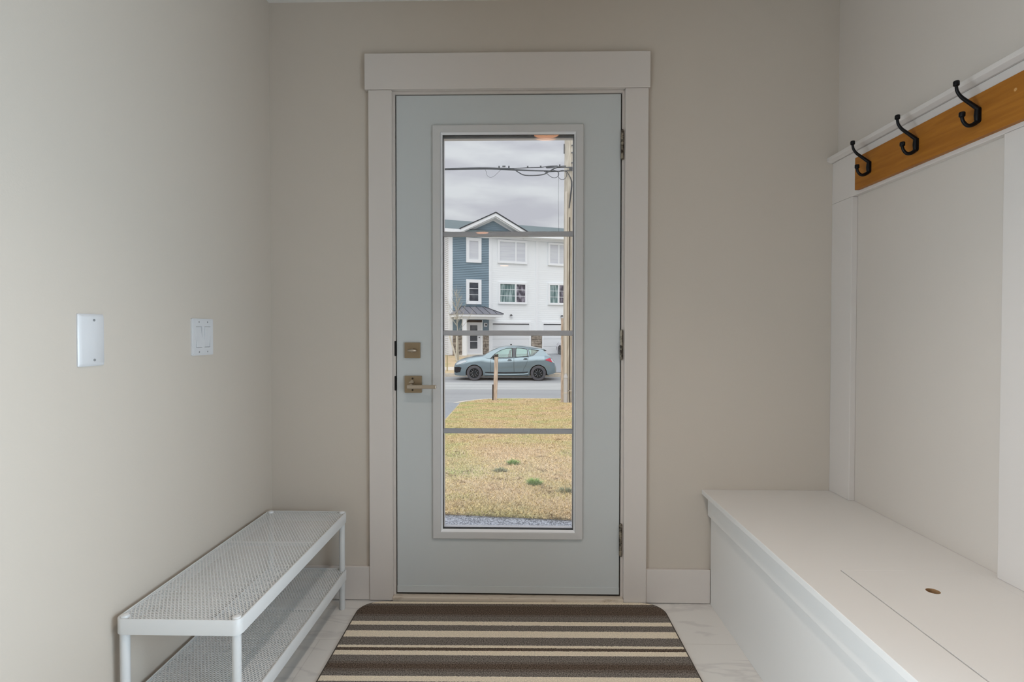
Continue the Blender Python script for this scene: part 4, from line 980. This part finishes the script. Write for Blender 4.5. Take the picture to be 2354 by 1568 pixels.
    sb = plate([(3.74, 1.345), (3.93, 1.335), (3.95, 1.30), (3.86, 1.28)], [], lambda a, b, t: (a, t, b), -.55, .55); obj('spoiler', sb, paint, car, bevel=.01)
    obj('rear_wiper', box(3.92, 4.01, -.02, .25, 1.24, 1.27), 'ext_black', car)
    # wheels
    wr = None
    for w in WHL:
        for s_ in (-1, 1):
            tb = bmesh.new(); prof = [(.205, .67), (.30, .675), (.322, .70), (.325, .77), (.322, .85), (.30, .872), (.215, .875), (.205, .86)]
            R_ = [[tb.verts.new((w+r*cos(2*pi*k/40), s_*y, .322+r*sin(2*pi*k/40))) for k in range(40)] for r, y in prof]
            for A, B in zip(R_, R_[1:]+R_[:1]):
                for k in range(40): tb.faces.new((A[k], A[(k+1) % 40], B[(k+1) % 40], B[k]))
            wh = obj('wheel', tb, 'tyre', car, smooth=True)
            rb = bmesh.new(); hl_ = [disc(w+.135*cos(a), .322+.135*sin(a), .028, 10) for a in [2*pi*k/9 for k in range(9)]]
            plate(disc(w, .322, .207, 40), hl_, lambda a, b, t: (a, s_*t, b), .80, .835, rb)
            rim = obj('wheel_disc', rb, wheel_mat, wh)
            hr = plate(disc(w, .322, .212, 40), [disc(w, .322, .192, 40)], lambda a, b, t: (a, s_*t, b), .84, .876); plate(disc(w, .322, .055, 24), [], lambda a, b, t: (a, s_*t, b), .835, .862, hr)
            obj('rim_edge', hr, wheel_mat if not rim_hi else 'rim_light', rim)
            sbm = bmesh.new()
            for k in range(9):
                a = 2*pi*(k+.5)/9
                tube([(w+.075*cos(a), s_*.845, .322+.075*sin(a)), (w+.165*cos(a), s_*.845, .322+.165*sin(a))], [.006, .009], n=6, bm=sbm)
            obj('spokes', sbm, 'rim_light', rim)
    # body details on both sides
    for s_ in (-1, 1):
        sk = lambda a, b, t: (a, s_*(hw_at(a, b)+t), b)
        def line(pts, r, m, nm):
            Q = []
            for (a, b), (c2, d2) in zip(pts, pts[1:]): Q += [(a+(c2-a)*k/6, b+(d2-b)*k/6) for k in range(6)]
            return obj(nm, tube([sk(a, b, 0.002) for a, b in Q+[pts[-1]]], r, n=6), m, car)
        def patch(poly, off, m, nm, res=0.014):
            bm = bmesh.new(); A0, A1 = min(p[0] for p in poly), max(p[0] for p in poly); B0, B1 = min(p[1] for p in poly), max(p[1] for p in poly)
            def inside(x, y):
                r = False
                for (xa, ya), (xb, yb) in zip(poly, poly[1:]+poly[:1]):
                    if (ya > y) != (yb > y) and x < (xb-xa)*(y-ya)/(yb-ya)+xa: r = not r
                return r
            V = {}
            def v(i, j):
                if (i, j) not in V: V[i, j] = bm.verts.new(sk(A0+i*res, min(B0+j*res, interp(TOP, A0+i*res)-.002), off))
                return V[i, j]
            for i in range(int((A1-A0)/res)+1):
                for j in range(int((B1-B0)/res)+1):
                    if inside(A0+(i+.5)*res, B0+(j+.5)*res): bm.faces.new((v(i, j), v(i+1, j), v(i+1, j+1), v(i, j+1)))
            return obj(nm, bm, m, car, smooth=True)
        line([(1.62, .90), (1.60, .70), (1.60, .34)], .005, 'rubber', 'door_seam'); line([(2.60, .98), (2.60, .65), (2.62, .33)], .005, 'rubber', 'door_seam')
        line([(3.22, 1.02), (3.20, .90), (3.14, .72), (3.02, .5), (2.98, .34)], .004, 'rubber', 'door_seam')
        line([(1.38, .35), (2.2, .335), (3.0, .35), (3.2, .37)], .022, 'underbody', 'sill_strip')
        obj('side_skirt', tube([sk(a, b, .0) for a, b in ((1.36, .27), (2.2, .25), (3.0, .27), (3.22, .31))], [.03, .036, .038, .05], n=8, sub=1), paint, car, smooth=True)
        for a in (2.42, 3.10):
            hd = tube([sk(a-.10, .86+(a-2.4)*.08, .02), sk(a, .875+(a-2.4)*.08, .035), sk(a+.10, .87+(a-2.4)*.08, .02)], [.010, .014, .010], n=8, sub=1); obj('door_handle', hd, paint, car, smooth=True)
            patch(rrect(a-.07, a+.07, .84+(a-2.4)*.08, .905+(a-2.4)*.08, .025, 5), .004, 'rubber', 'handle_recess')
        mb = tube([sk(1.70, .99, -.02), sk(1.74, 1.0, .08), sk(1.80, 1.01, .16), sk(1.82, 1.01, .20)], [.03, .06, .065, .04], n=12, sub=1); obj('wing_mirror', mb, 'ext_black', car, smooth=True)
        patch([(.10, .655), (.30, .70), (.62, .83), (.50, .865), (.26, .80), (.13, .73)], .008, 'lamp_clear', 'headlamp', .007)
        patch([(.03, .36), (.03, .56), (.24, .58), (.36, .55), (.30, .36), (.12, .32)], .008, 'underbody', 'fog_vent', .009)
        patch([(3.93, .885), (4.05, .945), (4.14, .965), (4.26, .88), (4.28, .80), (4.20, .79), (4.05, .84)], .008, 'lamp_red', 'tail_lamp', .008)
        patch([(4.17, .93), (4.24, .90), (4.36, .72), (4.24, .79)], .012, 'lamp_clear', 'tail_lamp_clear', .010)
    obj('grille', plate(rrect(-.42, .42, .30, .52, .08, 4), [], lambda a, b, t: (t, a, b), -.012, .01), 'underbody', car)
    seb = bmesh.new()
    for a in (2.35, 3.15):
        for y in (-.36, .36):
            box(a, a+.10, y-.22, y+.22, .9, 1.13, seb); box(a+.04, a+.11, y-.12, y+.12, 1.13, 1.27, seb)
    obj('seats', seb, 'seat', car, bevel=.03)
    obj('exhaust', cyl((4.38, .5, .27), (4.45, .5, .27), .035, n=12), 'ext_black', car)
    return car
make_car('hatchback_car', 'teal blue five door hatchback parked across the street, nose to the left', 'car_teal', (-2.961, 22.08, -1.0), 0.0, 'rim', False)
# white car, nose to the garage, its left flank in the gap beside the pole
cp = Vector((P0[0], P0[1], 0))+fd_*7.72+fn_*0.55
make_car('parked_white_car', 'white car on the far driveway, mostly hidden by the utility pole', 'car_white', (cp.x, cp.y, fz_(29.8)+0.035), math.atan2(fn_.y, fn_.x), 'rim_light', True)
